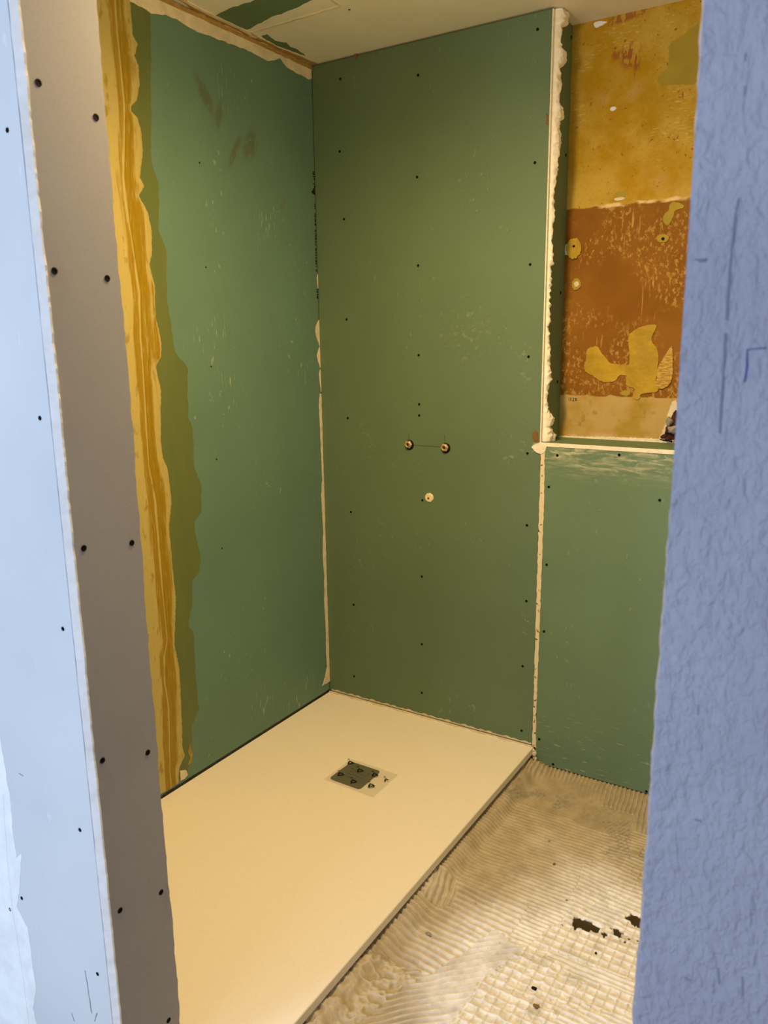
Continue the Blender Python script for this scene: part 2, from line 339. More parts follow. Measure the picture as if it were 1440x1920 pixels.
# drywall screws: one mesh per wall direction, copied
def screw_mesh(normal, rad):
    bm = bmesh.new(); rings = []
    prof = [(rad, 0.0), (rad * .97, 0.0005), (rad * .62, 0.0006), (rad * .5, 0.0002)]
    N = 14
    for r, h in prof: rings.append([bm.verts.new((r * math.cos(2 * math.pi * i / N), r * math.sin(2 * math.pi * i / N), h)) for i in range(N)])
    for a, b in zip(rings, rings[1:]):
        for i in range(N): bm.faces.new((a[i], a[(i + 1) % N], b[(i + 1) % N], b[i]))
    bm.faces.new(rings[-1])
    q = Vector((0, 0, 1)).rotation_difference(Vector(normal))
    for v in bm.verts: v.co = q @ v.co
    me = bpy.data.meshes.new('drywall_screw'); bm.to_mesh(me); bm.free(); me.materials.append(M['black']); return me
def screws(plane, normal, rad, pts, parent):
    me = screw_mesh(normal, rad); f = PLANES[plane]
    first = None
    for a, b in pts:
        o = bpy.data.objects.new('drywall_screw', me) if first is None else first.copy()
        first = first or o
        COL.objects.link(o); o.parent = parent; o.location = Vector(f(a, b, 0.0002)) - wloc(parent)

# ------------------------------------------------------------------ the setting
def smooth_noise(X, Y, sc, seed):
    """value noise on numpy arrays"""
    rs = np.random.RandomState(seed); T = rs.rand(256, 256)
    x = X * sc; y = Y * sc; xi = np.floor(x).astype(int); yi = np.floor(y).astype(int); fx = x - xi; fy = y - yi
    fx = fx * fx * (3 - 2 * fx); fy = fy * fy * (3 - 2 * fy); g = lambda i, j: T[i % 256, j % 256]
    return (g(xi, yi) * (1 - fx) + g(xi + 1, yi) * fx) * (1 - fy) + (g(xi, yi + 1) * (1 - fx) + g(xi + 1, yi + 1) * fx) * fy
def fbm(X, Y, sc, seed, n=3):
    return sum(smooth_noise(X, Y, sc * 2 ** i, seed + i) * .5 ** i for i in range(n)) / sum(.5 ** i for i in range(n))
def sstep(v, a, b):
    t = np.clip((v - a) / (b - a), 0, 1); return t * t * (3 - 2 * t)
def ell(X, Y, c, r, ang=0.0):
    dx = X - c[0]; dy = Y - c[1]; ca, sa = math.cos(ang), math.sin(ang)
    return np.sqrt(((dx * ca + dy * sa) / r[0]) ** 2 + ((dy * ca - dx * sa) / r[1]) ** 2)
def poly_mask(X, Y, poly):
    m = np.zeros(X.shape, bool); n = len(poly); j = n - 1
    for i in range(n):
        xi, yi = poly[i]; xj, yj = poly[j]
        if yi != yj: m ^= ((yi > Y) != (yj > Y)) & (X < (xj - xi) * (Y - yi) / (yj - yi) + xi)
        j = i
    return m

def build_floor():
    x0, x1, y0, y1, st = .80, 1.80, -1.56, 0.012, .0019
    xs = np.arange(x0, x1, st); ys = np.arange(y0, y1, st); X, Y = np.meshgrid(xs, ys)
    wx = X + (fbm(X, Y, 9, 5) - .5) * .05; wy = Y + (fbm(X, Y, 9, 15) - .5) * .05      # wobbling region borders
    fx = X + (fbm(X, Y, 14, 25) - .5) * .012; fy = Y + (fbm(X, Y, 14, 35) - .5) * .012  # wobbling ridges
    def comb(u, pitch, sharp=.5):
        s = .5 + .5 * np.sin(2 * np.pi * u / pitch); return s ** sharp
    hgt = (fbm(X, Y, 40, 2) - .5) * .0012
    amp = .45 + .9 * fbm(X, Y, 7, 44)
    # default: ridges running along x
    ridg = comb(fy, .0150) * .0027 * amp
    big = (wy < -.70) & (wx < 1.17); ridg = np.where(big, comb(fy + .05 * fx, .0205, .6) * .0036 * amp, ridg)
    # next to the back panel: ridges running away from it
    m = (wy > -.13) | ((wx > 1.20) & (wy > -.24)); ridg = np.where(m, comb(fx + .15 * fy, .0145) * .0032 * amp, ridg)
    m = (wy <= -.13) & (wy > -.27) & (wx < 1.32); ridg = np.where(m, comb(fx - .3 * fy, .0105) * .0018 * amp, ridg)
    flat = sstep(ell(wx, wy, (1.06, -.15), (.16, .10)), 1.1, .7); ridg *= (1 - .85 * flat)
    # a short hooked stroke beside the tray
    m = poly_mask(wx, wy, [(0.9122,-0.8354),(0.8868,-0.7219),(0.9628,-0.7028),(0.9813,-0.8228)]); ridg = np.where(m, comb(fx * .95 + fy * .2, .015) * .0036, ridg)
    # smeared strokes running diagonally at the front
    dg = poly_mask(wx, wy, [(0.8712,-1.3250),(0.8837,-1.1757),(0.9133,-1.0797),(1.0510,-1.0550),(1.1263,-0.8341),(1.2521,-0.8739),(1.2214,-1.2214),(0.9377,-1.4096)])
    u = (fx * .70 - fy * .72); ridg = np.where(dg, comb(u, .017, .7) * .0044 * amp, ridg)
    lump = poly_mask(wx, wy, [(0.8800,-1.3361),(0.8744,-1.1624),(0.9359,-1.0659),(1.0449,-1.0964),(0.9890,-1.2195),(0.9653,-1.3321)])
    ridg = np.where(lump, (np.abs(fbm(X, Y, 55, 61, 2) - .5) * -2 + 1) * .006 * amp, ridg)
    # print of tile backs: raised squares with hatching
    prt = poly_mask(wx, wy, [(1.2485,-0.4485),(1.3824,-0.2811),(1.5442,-0.9311),(1.2117,-1.2274),(1.1748,-1.0173),(1.2286,-0.8679),(1.2675,-0.7262)])
    prt2 = prt & ~poly_mask(wx, wy, [(1.2569,-0.8506),(1.5089,-0.8141),(1.5207,-0.8609),(1.2315,-0.9259)])
    gx = np.abs(((X / .024) % 1) - .5) * 2; gy = np.abs(((Y / .024) % 1) - .5) * 2
    lines = np.maximum(sstep(gx, .80, .93), sstep(gy, .80, .93))
    hatch = comb(X + Y * .8, .0052) * .0009
    ov = sstep(fbm(X, Y, 8, 71), .46, .60)                                           # where combed ridges cover the print
    sq = lines * .0030 + hatch * (1 - lines)
    rr = comb(fy + .12 * fx, .0165, .8) * .0030
    ridg = np.where(prt2, sq * (1 - .75 * ov) + rr * (.12 + ov) * .95, ridg)
    fr = poly_mask(wx, wy, [(1.1748,-1.0173),(1.2569,-0.8506),(1.3798,-0.8926),(1.3569,-1.1387),(1.1632,-1.2570)]); ridg = np.where(fr, sq * .8 + (fbm(X, Y, 60, 81) ** 2) * .004, ridg)
    hgt = hgt + ridg * 2.1 + (.026 + .006 * (fbm(X, Y, 30, 7) - .5)) * sstep(X + (fbm(X, Y, 12, 8) - .5) * .03, .965, .918) * sstep(Y, .02, -.03)
    # long flat tile joints
    # grime, bare and white areas
    gr = np.zeros_like(X)
    gr = np.maximum(gr, sstep(ell(wx, wy, [(1.0136,-0.2246)][0], (.12, .075), .6), 1.1, .5) * sstep(fbm(X, Y, 28, 91), .42, .58))
    gr = np.maximum(gr, sstep(ell(wx, wy, [(0.9224,-0.2243)][0], (.03, .14), .1), 1.1, .5) * sstep(fbm(X, Y, 30, 95), .35, .55) * .8)
    gr = np.maximum(gr, poly_mask(wx, wy, [(1.2359,-0.2186),(1.3052,-0.1771),(1.3346,-0.3452),(1.2907,-0.3363)]) * (.35 + .65 * (comb(fx * .9 - fy * .35, .0125) < .6)))
    gr = np.maximum(gr, poly_mask(wx, wy, [(1.2444,-0.3341),(1.3872,-0.3193),(1.3984,-0.3637),(1.2543,-0.3761)]) * sstep(fbm(X, Y, 40, 93), .4, .5) * .8)
    gr = np.maximum(gr, sstep(X, .935, .905) * .35 * fbm(X, Y, 20, 97))
    gr = np.maximum(gr, sstep(fbm(X, Y, 16, 98), .63, .70) * .28)
    gr = np.maximum(gr, sstep(ell(wx, wy, [(0.9303,-1.0694)][0], (.03, .016)), 1.1, .8) * .8)
    bare = np.zeros_like(X); rag = (fbm(X, Y, 60, 101) - .5) * .6
    jx = X + (fbm(X, Y, 110, 121, 2) - .5) * .012; jy = Y + (fbm(X, Y, 110, 131, 2) - .5) * .012
    for pl in ([(1.2868,-0.6917),(1.2900,-0.6799),(1.3027,-0.6745),(1.3135,-0.6795),(1.3319,-0.6758),(1.3478,-0.6813),(1.3626,-0.6835),(1.3647,-0.7071),(1.3501,-0.7050),(1.3354,-0.7161),(1.3143,-0.7090),(1.3056,-0.7254),(1.2920,-0.7068)],
               [(1.4050,-0.6125),(1.4119,-0.5951),(1.4251,-0.5918),(1.4467,-0.5948),(1.4557,-0.6300),(1.4400,-0.6328),(1.4203,-0.6261)], [(1.3694,-0.7043),(1.3751,-0.6958),(1.3857,-0.6987),(1.3849,-0.7100),(1.3768,-0.7149)],
               [(1.3842,-0.6704),(1.3991,-0.6643),(1.4158,-0.6696),(1.4159,-0.6848),(1.4132,-0.6993),(1.3998,-0.6858)]):
        bare = np.maximum(bare, poly_mask(jx, jy, pl).astype(float))
    for c, r, a in (([(1.4359,-0.6834)][0], (.004, .003), 0), ([(1.2524,-0.6296)][0], (.0035, .003), 0), ([(1.4523,-0.6947)][0], (.005, .003), 0), ([(1.2717,-0.7259)][0], (.004, .003), 0), ([(1.4296,-0.7000)][0], (.003, .003), 0), ([(1.4559,-0.6777)][0], (.003, .003), 0)):
        bare = np.maximum(bare, ((ell(X, Y, c, r, a) + rag) < 1).astype(float))
    hgt = np.where(bare > .5, .0006, hgt)
    wh = sstep(fbm(X, Y, 5, 111) * .5 + ell(X, Y, (1.42, -.88), (.44, .44)) * -.5, -.38, -.02)  # white around the tile print, plus daylight from the door painted into the colour
    wh = np.maximum(wh * .9, sstep(ridg, .0024, .0038) * .22)
    hgt = np.clip(hgt, 0, None)
    ny, nx = X.shape
    verts = np.stack([X, Y, hgt], -1).reshape(-1, 3)
    idx = np.arange(ny * nx).reshape(ny, nx)
    f = np.stack([idx[:-1, :-1], idx[:-1, 1:], idx[1:, 1:], idx[1:, :-1]], -1).reshape(-1, 4)
    # flat surround
    ex0, ex1, ey0, ey1 = -.3, 3.6, -4.2, .5; X0, X1, Y0, Y1 = xs[0], xs[-1], ys[0], ys[-1]
    b = len(verts)
    sv = [(ex0, ey0, 0), (ex1, ey0, 0), (ex1, ey1, 0), (ex0, ey1, 0), (X0, Y0, 0), (X1, Y0, 0), (X1, Y1, 0), (X0, Y1, 0)]
    verts = np.concatenate([verts, np.array(sv)]); sf = [(b, b + 1, b + 5, b + 4), (b + 1, b + 2, b + 6, b + 5), (b + 2, b + 3, b + 7, b + 6), (b + 3, b, b + 4, b + 7)]
    f = np.concatenate([f, np.array(sf)])
    me = bpy.data.meshes.new('floor')
    me.vertices.add(len(verts)); me.vertices.foreach_set('co', verts.ravel())
    me.loops.add(f.size); me.loops.foreach_set('vertex_index', f.ravel().astype(np.int32))
    me.polygons.add(len(f)); me.polygons.foreach_set('loop_start', np.arange(0, f.size, 4, dtype=np.int32)); me.polygons.foreach_set('loop_total', np.full(len(f), 4, np.int32))
    me.update(calc_edges=True); me.validate()
    me.polygons.foreach_set('use_smooth', np.ones(len(me.polygons), bool))
    for nm, arr in (('grime', gr), ('bare', bare), ('white', wh)):
        at = me.attributes.new(nm, 'FLOAT', 'POINT'); at.data.foreach_set('value', np.concatenate([arr.ravel(), np.zeros(8)]).astype(np.float32))
    me.materials.append(M['floor'])
    o = bpy.data.objects.new('floor', me); COL.objects.link(o); tag(o, kind='structure', label='bathroom floor covered in combed cream tile adhesive', cat='floor'); return o
floor = build_floor()

ceiling = box('ceiling', (-.3, -2.4, HC), (3.6, .5, HC + .1), 'ceiling'); tag(ceiling, kind='structure', label='skimmed cream ceiling', cat='ceiling')
wall_left = box('wall_left', (-.12, -1.7, 0), (-.0125, .5, HC), 'stone'); tag(wall_left, kind='structure', label='masonry wall behind the left green board', cat='wall')
wall_back = box('wall_back', (-.0125, .175, 0), (2.2, .30, HC), 'old_wall'); tag(wall_back, kind='structure', label='stripped ochre and terracotta old wall at the back of the niche', cat='wall')
wall_right = box('wall_right', (2.1, -1.555, 0), (2.2, .175, HC), 'gypsum'); tag(wall_right, kind='structure', label='right wall of the bathroom', cat='wall')

# front wall right of the door opening: rough lavender render with a worn arris
def build_front():
    X0, X1, Yf, Yb = 1.676, 3.6, -1.7, -1.555; bm = bmesh.new(); r = random.Random(8)
    nz = 330; cols = [0, .004, .010, .02, .04, .08, .2, .6, X1 - X0]
    offs = []; v = 0
    for i in range(nz + 1):
        v = v * .8 + r.uniform(-1, 1) * .0009; offs.append(v)
    rows = []
    for i in range(nz + 1):
        z = HC * i / nz; big = .002 * math.sin(z * 5.1) + .0015 * math.sin(z * 13 + 1)
        row = [bm.verts.new((X0 + offs[i] + big * .6 + .006, Yb, z)), bm.verts.new((X0 + offs[i] + big, Yf + .012, z))]
        for c in cols:
            w = max(0, 1 - c / .08); row.append(bm.verts.new((X0 + (offs[i] + big + .003 if c == 0 else c) , Yf + (.003 if c == 0 else 0) + r.uniform(-.0008, .0008) * w, z)))
        row.append(bm.verts.new((X1, Yb, z))); rows.append(row)
    for a, b in zip(rows, rows[1:]):
        n = len(a)
        for j in range(n): bm.faces.new((a[j], a[(j + 1) % n], b[(j + 1) % n], b[j]))
    bm.faces.new(rows[0][::-1]); bm.faces.new(rows[-1])
    o = bm_obj('wall_front', bm, 'lavender', smooth=False); tag(o, kind='structure', label='rough lavender rendered wall at the right of the opening', cat='wall'); return o
wall_front = build_front()
# pencil lines on the render
def strokes(name, plane, lines, w, mat, parent, jit=.0004, lift=0.0006):
    bm = bmesh.new(); f = PLANES[plane]; r = random.Random(4)
    for L in lines:
        L = densify(L, .012); q = []
        for i, p in enumerate(L):
            a = Vector(L[max(0, i - 1)]); b = Vector(L[min(len(L) - 1, i + 1)]); d = (b - a).normalized(); nv = Vector((-d.y, d.x)) * (w / 2 * r.uniform(.6, 1.2)); P = Vector(p) + Vector((r.uniform(-jit, jit), r.uniform(-jit, jit)))
            q.append((bm.verts.new(f(*(P + nv), lift)), bm.verts.new(f(*(P - nv), lift))))
        for a, b in zip(q, q[1:]): bm.faces.new((a[0], a[1], b[1], b[0]))
    ext = bmesh.ops.extrude_face_region(bm, geom=bm.faces[:])
    n = Vector(f(0, 0, 1)) - Vector(f(0, 0, 0))
    for v in [g for g in ext['geom'] if isinstance(g, bmesh.types.BMVert)]: v.co += n * -.0004
    return bm_obj(name, bm, mat, parent)
M['pencil_blue'] = plain('pencil_on_lavender', '#767A8E', .8, .1)
M['dent_blue'] = plain('dent_shade', '#83869A', .85, .1)
M['pen_blue'] = plain('blue_pen', '#4A4F86', .7, .1)
tag(strokes('pencil_line', 'face', [[(1.7200,1.6195),(1.7184,1.6074),(1.7175,1.5899),(1.7170,1.5632),(1.7172,1.5360),(1.7173,1.5176)], [(1.7177,1.5060),(1.7185,1.4707),(1.7184,1.4419),(1.7193,1.4166)], [(1.6865,1.5714),(1.6983,1.5706)], [(1.6903,1.5693),(1.6975,1.5693)]], .0020, 'pencil_blue', wall_front), 'long vertical pencil line on the lavender render')
tag(strokes('pen_mark', 'face', [[(1.7521,1.4931),(1.7368,1.4918),(1.7372,1.4756),(1.7364,1.4633)]], .0016, 'pen_blue', wall_front), 'blue pen corner mark on the lavender render')
for seg in ([(1.7185,1.7090),(1.7187,1.7016)], [(1.7169,1.7345),(1.7170,1.7280)], [(1.7583,0.8600),(1.7611,0.8418)], [(1.7818,0.8603),(1.7840,0.8381)], [(1.7246,1.0220),(1.7318,1.0214)], [(1.7265,0.8336),(1.7332,0.8315)], [(1.7199,1.1365),(1.7197,1.1468)]):
    strokes('dent', 'face', [seg], .0024, 'dent_blue', wall_front, .0010)

# ceiling marks
cb = patch('bare_board', 'ceil', [(0.0197,-0.5069),(0.0826,-0.5210),(0.1899,-0.5252),(0.4468,-0.5967),(0.4862,-0.4553),(0.3258,-0.4334),(0.2616,-0.4138),(0.1628,-0.4051),(0.1041,-0.3907),(0.0262,-0.3716),(0.0242,-0.3990)], .0006, 'green', ceiling, .003, .015, 3); tag(cb, 'strip of bare green board left between skimmed areas')
cb = patch('bare_board', 'ceil', [(0.0328,-0.3080),(0.0585,-0.3068),(0.0414,-0.2520),(0.0610,-0.2158),(0.0484,-0.1778),(0.0523,-0.1513),(0.0469,-0.1124),(0.0385,-0.0807),(0.0280,-0.1437),(0.0181,-0.2103),(0.0229,-0.2702)], .0006, 'green', ceiling, .002, .01, 5); tag(cb, 'thin green scrape of bare board near the corner')
ribbon('skim_ridge', 'ceil', densify([(0.0255,-0.3508),(0.0900,-0.3491),(0.2192,-0.3522),(0.3805,-0.3562),(0.3784,-0.3934),(0.4010,-0.5127)], .02), .007, .0025, 'filler', ceiling, .0012)
ribbon('skim_ridge', 'ceil', densify([(0.0378,-0.7373),(0.0258,-0.6050),(0.0197,-0.5069),(0.0213,-0.3958),(0.0096,-0.3072)], .02), .012, .003, 'filler', ceiling, .002, 9)
oc = ribbon('ochre_joint', 'ceil', densify([(p[0] + .011, p[1]) for p in [(0.0378,-0.7373),(-0.0008,-0.5682),(0.0017,-0.3987),(-0.0081,-0.1926),(0.0081,-0.0042)]], .02), .020, .002, 'ochre', ceiling, .003, 11); tag(oc, 'ochre stained joint where the ceiling meets the left wall')
screws('ceil', (0, 0, -1), .004, [(0.3826,-0.3180),(0.0228,-0.3974)], ceiling)

# ------------------------------------------------------------------ boards lining the bathroom
def board(name, a, b, mat, label, edge=.0008):
    o = box(name, a, b, mat, origin=((a[0] + b[0]) / 2, (a[1] + b[1]) / 2, a[2]), bevel=edge, segs=1)
    tag(o, label, 'plasterboard'); return o
left_board = board('plasterboard', (-.0125, -1.555, .076), (0, -.0005, HC - .002), 'green_left', 'green plasterboard on the left wall with yellow tape strip and brown smears')
main_board = board('plasterboard', (.0005, 0, .0716), (.8985, .0125, HC - .006), 'green_main', 'tall green back plasterboard with screw rows and two brass water outlets')
low_board = board('plasterboard', (.911, 0, .0075), (2.1, .0125, 1.1535), 'green_low', 'green plasterboard below the niche, smeared with white at its top edge')
cheek_board = board('plasterboard', (.8845, .0127, 1.1672), (.897, .1745, HC - .002), 'green', 'narrow green plasterboard lining the left side of the niche')
ledge_board = board('plasterboard', (.8995, .0005, 1.1545), (2.1, .1745, 1.167), 'green', 'green plasterboard lying flat as the niche ledge with pale cut edge')
def edge_strip(name, a, b, parent, label):
    o = box(name, a, b, 'gypsum', parent, bevel=.001, segs=1); tag(o, label); return o
edge_strip('cut_edge', (.8945, -.0008, 1.165), (.8990, .0122, HC - .006), main_board, 'cream cut gypsum edge')
edge_strip('cut_edge', (.893, -.0018, 1.1540), (2.1, .0003, 1.1675), ledge_board, 'cream cut gypsum front edge')

screws('back', (0, -1, 0), .0046, [(0.1234,2.3983),(0.4359,2.3569),(0.8494,2.4124),(0.1140,2.1637),(0.4305,2.0429),(0.8520,2.0377),(0.1259,1.9342),(0.4334,1.7555),(0.8447,1.7348),(0.1278,1.5817),(0.4343,1.4512),(0.8473,1.4455),(0.4358,1.2785),(0.4357,1.2384),(0.1225,1.2163),(0.1277,0.8506),(0.4480,0.9283),(0.8524,1.1278),(0.8572,0.8804),(0.4449,0.6357),(0.8627,0.6098),(0.1306,0.4701),(0.4441,0.3653),(0.8552,0.3656),(0.1254,0.1618),(0.4435,0.1649),(0.8576,0.1162)], main_board)
screws('back', (0, -1, 0), .0046, [(0.9565,1.1275),(1.1584,1.1424),(0.9307,1.0202),(1.2902,1.0096),(0.9321,0.7510),(0.9302,0.5106),(0.9252,0.1011),(0.9798,0.0185),(1.3063,0.0149)], low_board)
screws('cheek', (1, 0, 0), .0055, [(0.1622,2.4271),(0.1499,2.0798),(0.0521,1.9798),(0.0433,1.6573),(0.1434,1.6515),(0.1413,1.3583)], cheek_board)
screws('left', (1, 0, 0), .0028, [(-0.5859,2.0419),(-0.5846,1.7358),(-0.5867,1.4293),(-0.5872,1.1279),(-0.5866,0.8237)], left_board)

# pencil setting-out lines of the outlets
tag(strokes('pencil_line', 'back', [[(0.4129,1.1301),(0.5228,1.1298)], [(0.3930,1.1729),(0.3906,1.1493)], [(0.5398,1.1726),(0.5399,1.1498)]], .0018, 'pencil', main_board), 'thin pencil setting-out lines between the outlets')

# printed text along the corner edge of the left board (too small to read): dark letter-like bars
def printed(name, a, b, n, w, parent, seed):
    bm = bmesh.new(); r = random.Random(seed); a = Vector(a); b = Vector(b); d = b - a; L = d.length; d.normalize(); nv = Vector((-d.y, d.x)); s = 0
    while s < L:
        l = r.uniform(.003, .010)
        if r.random() < .85:
            for e in (-1, 1) if r.random() < .5 else (0,):
                p = a + d * s + nv * (e * w * .3); hw = w * (.2 if e else .5)
                q = [p - nv * hw, p + nv * hw, p + nv * hw + d * l, p - nv * hw + d * l]
                if max(v.x for v in q) > -.0012:
                    m_ = max(v.x for v in q) + .0012; q = [v - Vector((m_, 0)) for v in q]
                bm.faces.new([bm.verts.new((.0005, v.x, v.y)) for v in q])
        s += l + r.uniform(.001, .004)
    ext = bmesh.ops.extrude_face_region(bm, geom=bm.faces[:])
    for v in [g for g in ext['geom'] if isinstance(g, bmesh.types.BMVert)]: v.co.x -= .0004
    o = bm_obj(name, bm, 'ink', parent); tag(o, 'tiny black printed lettering along the corner edge'); return o
printed('printed_text', *[(-0.0011,2.1091),(0.0009,2.0545)], 0, .011, left_board, 1)
printed('printed_text', *[(-0.0047,2.0095),(-0.0078,1.7611)], 0, .007, left_board, 2)
printed('printed_text', *[(-0.0079,1.6957),(-0.0030,1.6610)], 0, .008, left_board, 3)
patch('printed_logo', 'left', [(y - .0078, z) for y, z in [(-0.0163,2.0355),(0.0042,2.0568),(0.0060,2.0275)]], .0005, 'ink', left_board)

# yellow taped joint and olive sealer coat on the left board
tape_r = [(-0.8125,2.4425),(-0.8133,2.3994),(-0.8131,2.3285),(-0.7981,2.3128),(-0.8063,2.2865),(-0.8142,2.2818),(-0.7999,2.2574),(-0.8012,2.2069),(-0.8146,2.1671),(-0.8374,2.1443),(-0.8388,2.1304),(-0.8173,2.1213),(-0.8076,2.0860),(-0.8068,2.0359),(-0.8237,1.9627),(-0.8105,1.9405),(-0.8344,1.9129),(-0.8054,1.8736),(-0.7945,1.8224),(-0.8009,1.7569),(-0.8139,1.7263),(-0.7990,1.6734),(-0.8037,1.5822),(-0.7898,1.5129),(-0.7895,1.4942),(-0.7945,1.4630),(-0.8177,1.4371),(-0.8035,1.3687),(-0.8183,1.2141),(-0.8166,1.1649),(-0.7989,1.1245),(-0.7931,1.0228),(-0.8112,0.9464),(-0.8093,0.8251),(-0.8044,0.7074),(-0.8246,0.5627),(-0.8105,0.4659),(-0.8120,0.4237),(-0.8163,0.2993),(-0.8229,0.2008),(-0.8143,0.1638),(-0.8404,0.1378),(-0.8488,0.0974),(-0.8502,0.0825)]
stain_r = [(-0.7429,2.4117),(-0.7473,2.3472),(-0.7796,2.0166),(-0.7563,1.9484),(-0.7702,1.8249),(-0.7439,1.7766),(-0.7563,1.6233),(-0.7477,1.5567),(-0.7379,1.4776),(-0.6894,1.4279),(-0.7026,1.2800),(-0.6838,1.2329),(-0.6913,1.1211),(-0.6638,1.0579),(-0.6717,0.9656),(-0.7075,0.9372),(-0.6854,0.8069),(-0.6984,0.7683),(-0.7314,0.7462),(-0.7382,0.6698),(-0.7606,0.6035),(-0.7397,0.5707),(-0.7441,0.4104),(-0.7391,0.2986),(-0.7747,0.2560),(-0.7830,0.1623),(-0.8074,0.1056),(-0.8146,0.0797)]
tape_r = [(y, min(max(z, .082), HC - .004)) for y, z in tape_r]; stain_r = [(y, min(max(z, .09), HC - .02)) for y, z in stain_r]
o = patch('sealer_coat', 'left', [(-1.0, HC - .02)] + stain_r + [(-1.0, .09)], .0006, 'primer', left_board, .0025, .012, 21); tag(o, 'olive sealer coat with ragged edge')
def build_tape():
    """strip with a raised fold and feathered ragged edge"""
    def yz(tbl, z):
        t = sorted(tbl, key=lambda p: p[1])
        if z <= t[0][1]: return t[0][0]
        for (a, za), (b, zb) in zip(t, t[1:]):
            if za <= z <= zb: return a + (b - a) * ((z - za) / (zb - za) if zb > za else 0)
        return t[-1][0]
    fold = [(-0.8685,2.3989),(-0.8697,2.3216),(-0.8637,2.1385),(-0.8865,1.9530),(-0.8800,1.8363),(-0.8613,1.6452),(-0.8698,1.5210),(-0.8700,1.4603),(-0.8768,1.1470),(-0.8608,1.0350),(-0.8600,0.8669),(-0.8602,0.7516),(-0.8561,0.5862),(-0.8718,0.5378),(-0.8779,0.4496),(-0.8712,0.3550),(-0.8866,0.1418)]
    r = random.Random(7); bm = bmesh.new(); rows = []; tones = []
    zs = np.linspace(.084, HC - .004, 420)
    for z in zs:
        yr = yz(tape_r, z) + r.uniform(-.0012, .0012); yf = min(yz(fold, z), yr - .02)
        prof = [(-1.13, .0012, .85), (yf - .05, .0020, .85), (yf - .03, .0022, .75), (yf - .018, .0026, .42), (yf - .008, .0030, .25), (yf - .003, .0048, .5), (yf - .001, .0052, .95), (yf + .002, .0044, .6), (yf + .005, .0022, .15)]
        g = yr - yf - .005
        prof += [(yf + .005 + g * q_, h_, t_) for q_, h_, t_ in ((.16, .0024, .2), (.26, .0034, .45), (.30, .0016, .2), (.45, .0026, .35), (.62, .0030 + r.uniform(-.0003, .0003), .5), (.85, .0024, .65), (.95, .0016, .95), (1.0, .0002, .95))]
        tones += [p_[2] for p_ in prof]
        rows.append([bm.verts.new((h, y, z)) for y, h, t_ in prof])
    for a, b in zip(rows, rows[1:]):
        for j in range(len(a) - 1): bm.faces.new((a[j], a[j + 1], b[j + 1], b[j]))
    o = bm_obj('joint_tape', bm, 'tape', left_board, smooth=True); at = o.data.attributes.new('tone', 'FLOAT', 'POINT'); at.data.foreach_set('value', np.array(tones, np.float32)); tag(o, 'yellow coated joint tape strip with a raised fold'); return o
build_tape()
o = patch('joint_compound', 'left', [(-0.7896,0.1968),(-0.8016,0.1713),(-0.7943,0.1443),(-0.8056,0.1263),(-0.7910,0.1269),(-0.7838,0.1529)], .002, 'tape_dab', left_board); tag(o, 'small yellow splash of compound beside the tape foot')
o = patch('joint_compound', 'left', [(-0.8418,0.1229),(-0.8165,0.1121),(-0.8086,0.0924),(-0.8261,0.0856),(-0.8427,0.0864)], .002, 'filler', left_board, .001, .006, 5); tag(o, 'pale lump of compound at the tape foot')

# skim along the ceiling joint of the left board
low = [(-0.8651,2.4153),(-0.8174,2.4124),(-0.7716,2.4096),(-0.7416,2.4054),(-0.6733,2.4192),(-0.6325,2.4175),(-0.5781,2.4093),(-0.5114,2.4124),(-0.4176,2.4162),(-0.3507,2.4192),(-0.2995,2.4189),(-0.2414,2.4135),(-0.2050,2.4245),(-0.1762,2.4386),(-0.1570,2.4288),(-0.1346,2.4196),(-0.0760,2.4158),(-0.0397,2.4146),(-0.0150,2.4137),(-0.0022,2.4203)]
low = [(y, min(z, HC - .012)) for y, z in low]
o = patch('joint_compound', 'left', [(low[0][0], HC - .003)] + low + [(-.002, low[-1][1] + .003), (-.002, HC - .003)], .0018, 'filler', left_board, .0018, .012, 31); tag(o, 'ragged cream skim along the ceiling joint')
o = ribbon('ochre_joint', 'left', [(y, HC - .010) for y in np.linspace(-.95, -.003, 40)], .012, .0032, 'ochre', left_board, .0015, 13); tag(o, 'ochre line under the ceiling')
# white filler down the corner
for q, sd in (([(0.0032,1.5829),(-0.0107,1.5749),(-0.0216,1.5591),(-0.0260,1.5394),(-0.0203,1.5197),(-0.0017,1.4859)], 1), ([(-0.0019,1.4839),(-0.0128,1.4681),(-0.0205,1.4503),(-0.0148,1.4302),(-0.0025,1.4037),(0.0044,1.4034)], 2), ([(0.0033,1.7502),(-0.0057,1.7382),(-0.0037,1.7113),(0.0039,1.6982)], 3),
              ([(0.0007,1.3995),(-0.0103,1.3838),(-0.0085,1.3514),(-0.0029,1.3267),(-0.0002,1.3122)], 4)):
    o = patch('corner_filler', 'left', [(min(y, -.001), z) for y, z in q] + [(-.001, q[-1][1]), (-.001, q[0][1])], .002, 'filler', left_board, 0); tag(o, 'cream dab of filler in the corner')
cf = [(-0.0091,1.3066),(-0.0165,1.2622),(-0.0138,1.1795),(-0.0120,1.0748),(-0.0103,0.9685),(-0.0205,0.9059),(-0.0167,0.8404),(-0.0139,0.7524),(-0.0217,0.6658),(-0.0153,0.5748),(-0.0208,0.4630),(-0.0154,0.3462),(-0.0187,0.2775),(-0.0158,0.1822),(-0.0327,0.1412),(-0.0528,0.1111)]
o = patch('corner_filler', 'left', cf + [(-.001, cf[-1][1]), (-.001, cf[0][1])], .0022, 'filler', left_board, .0012, .01, 8); tag(o, 'long pale run of filler down the corner')

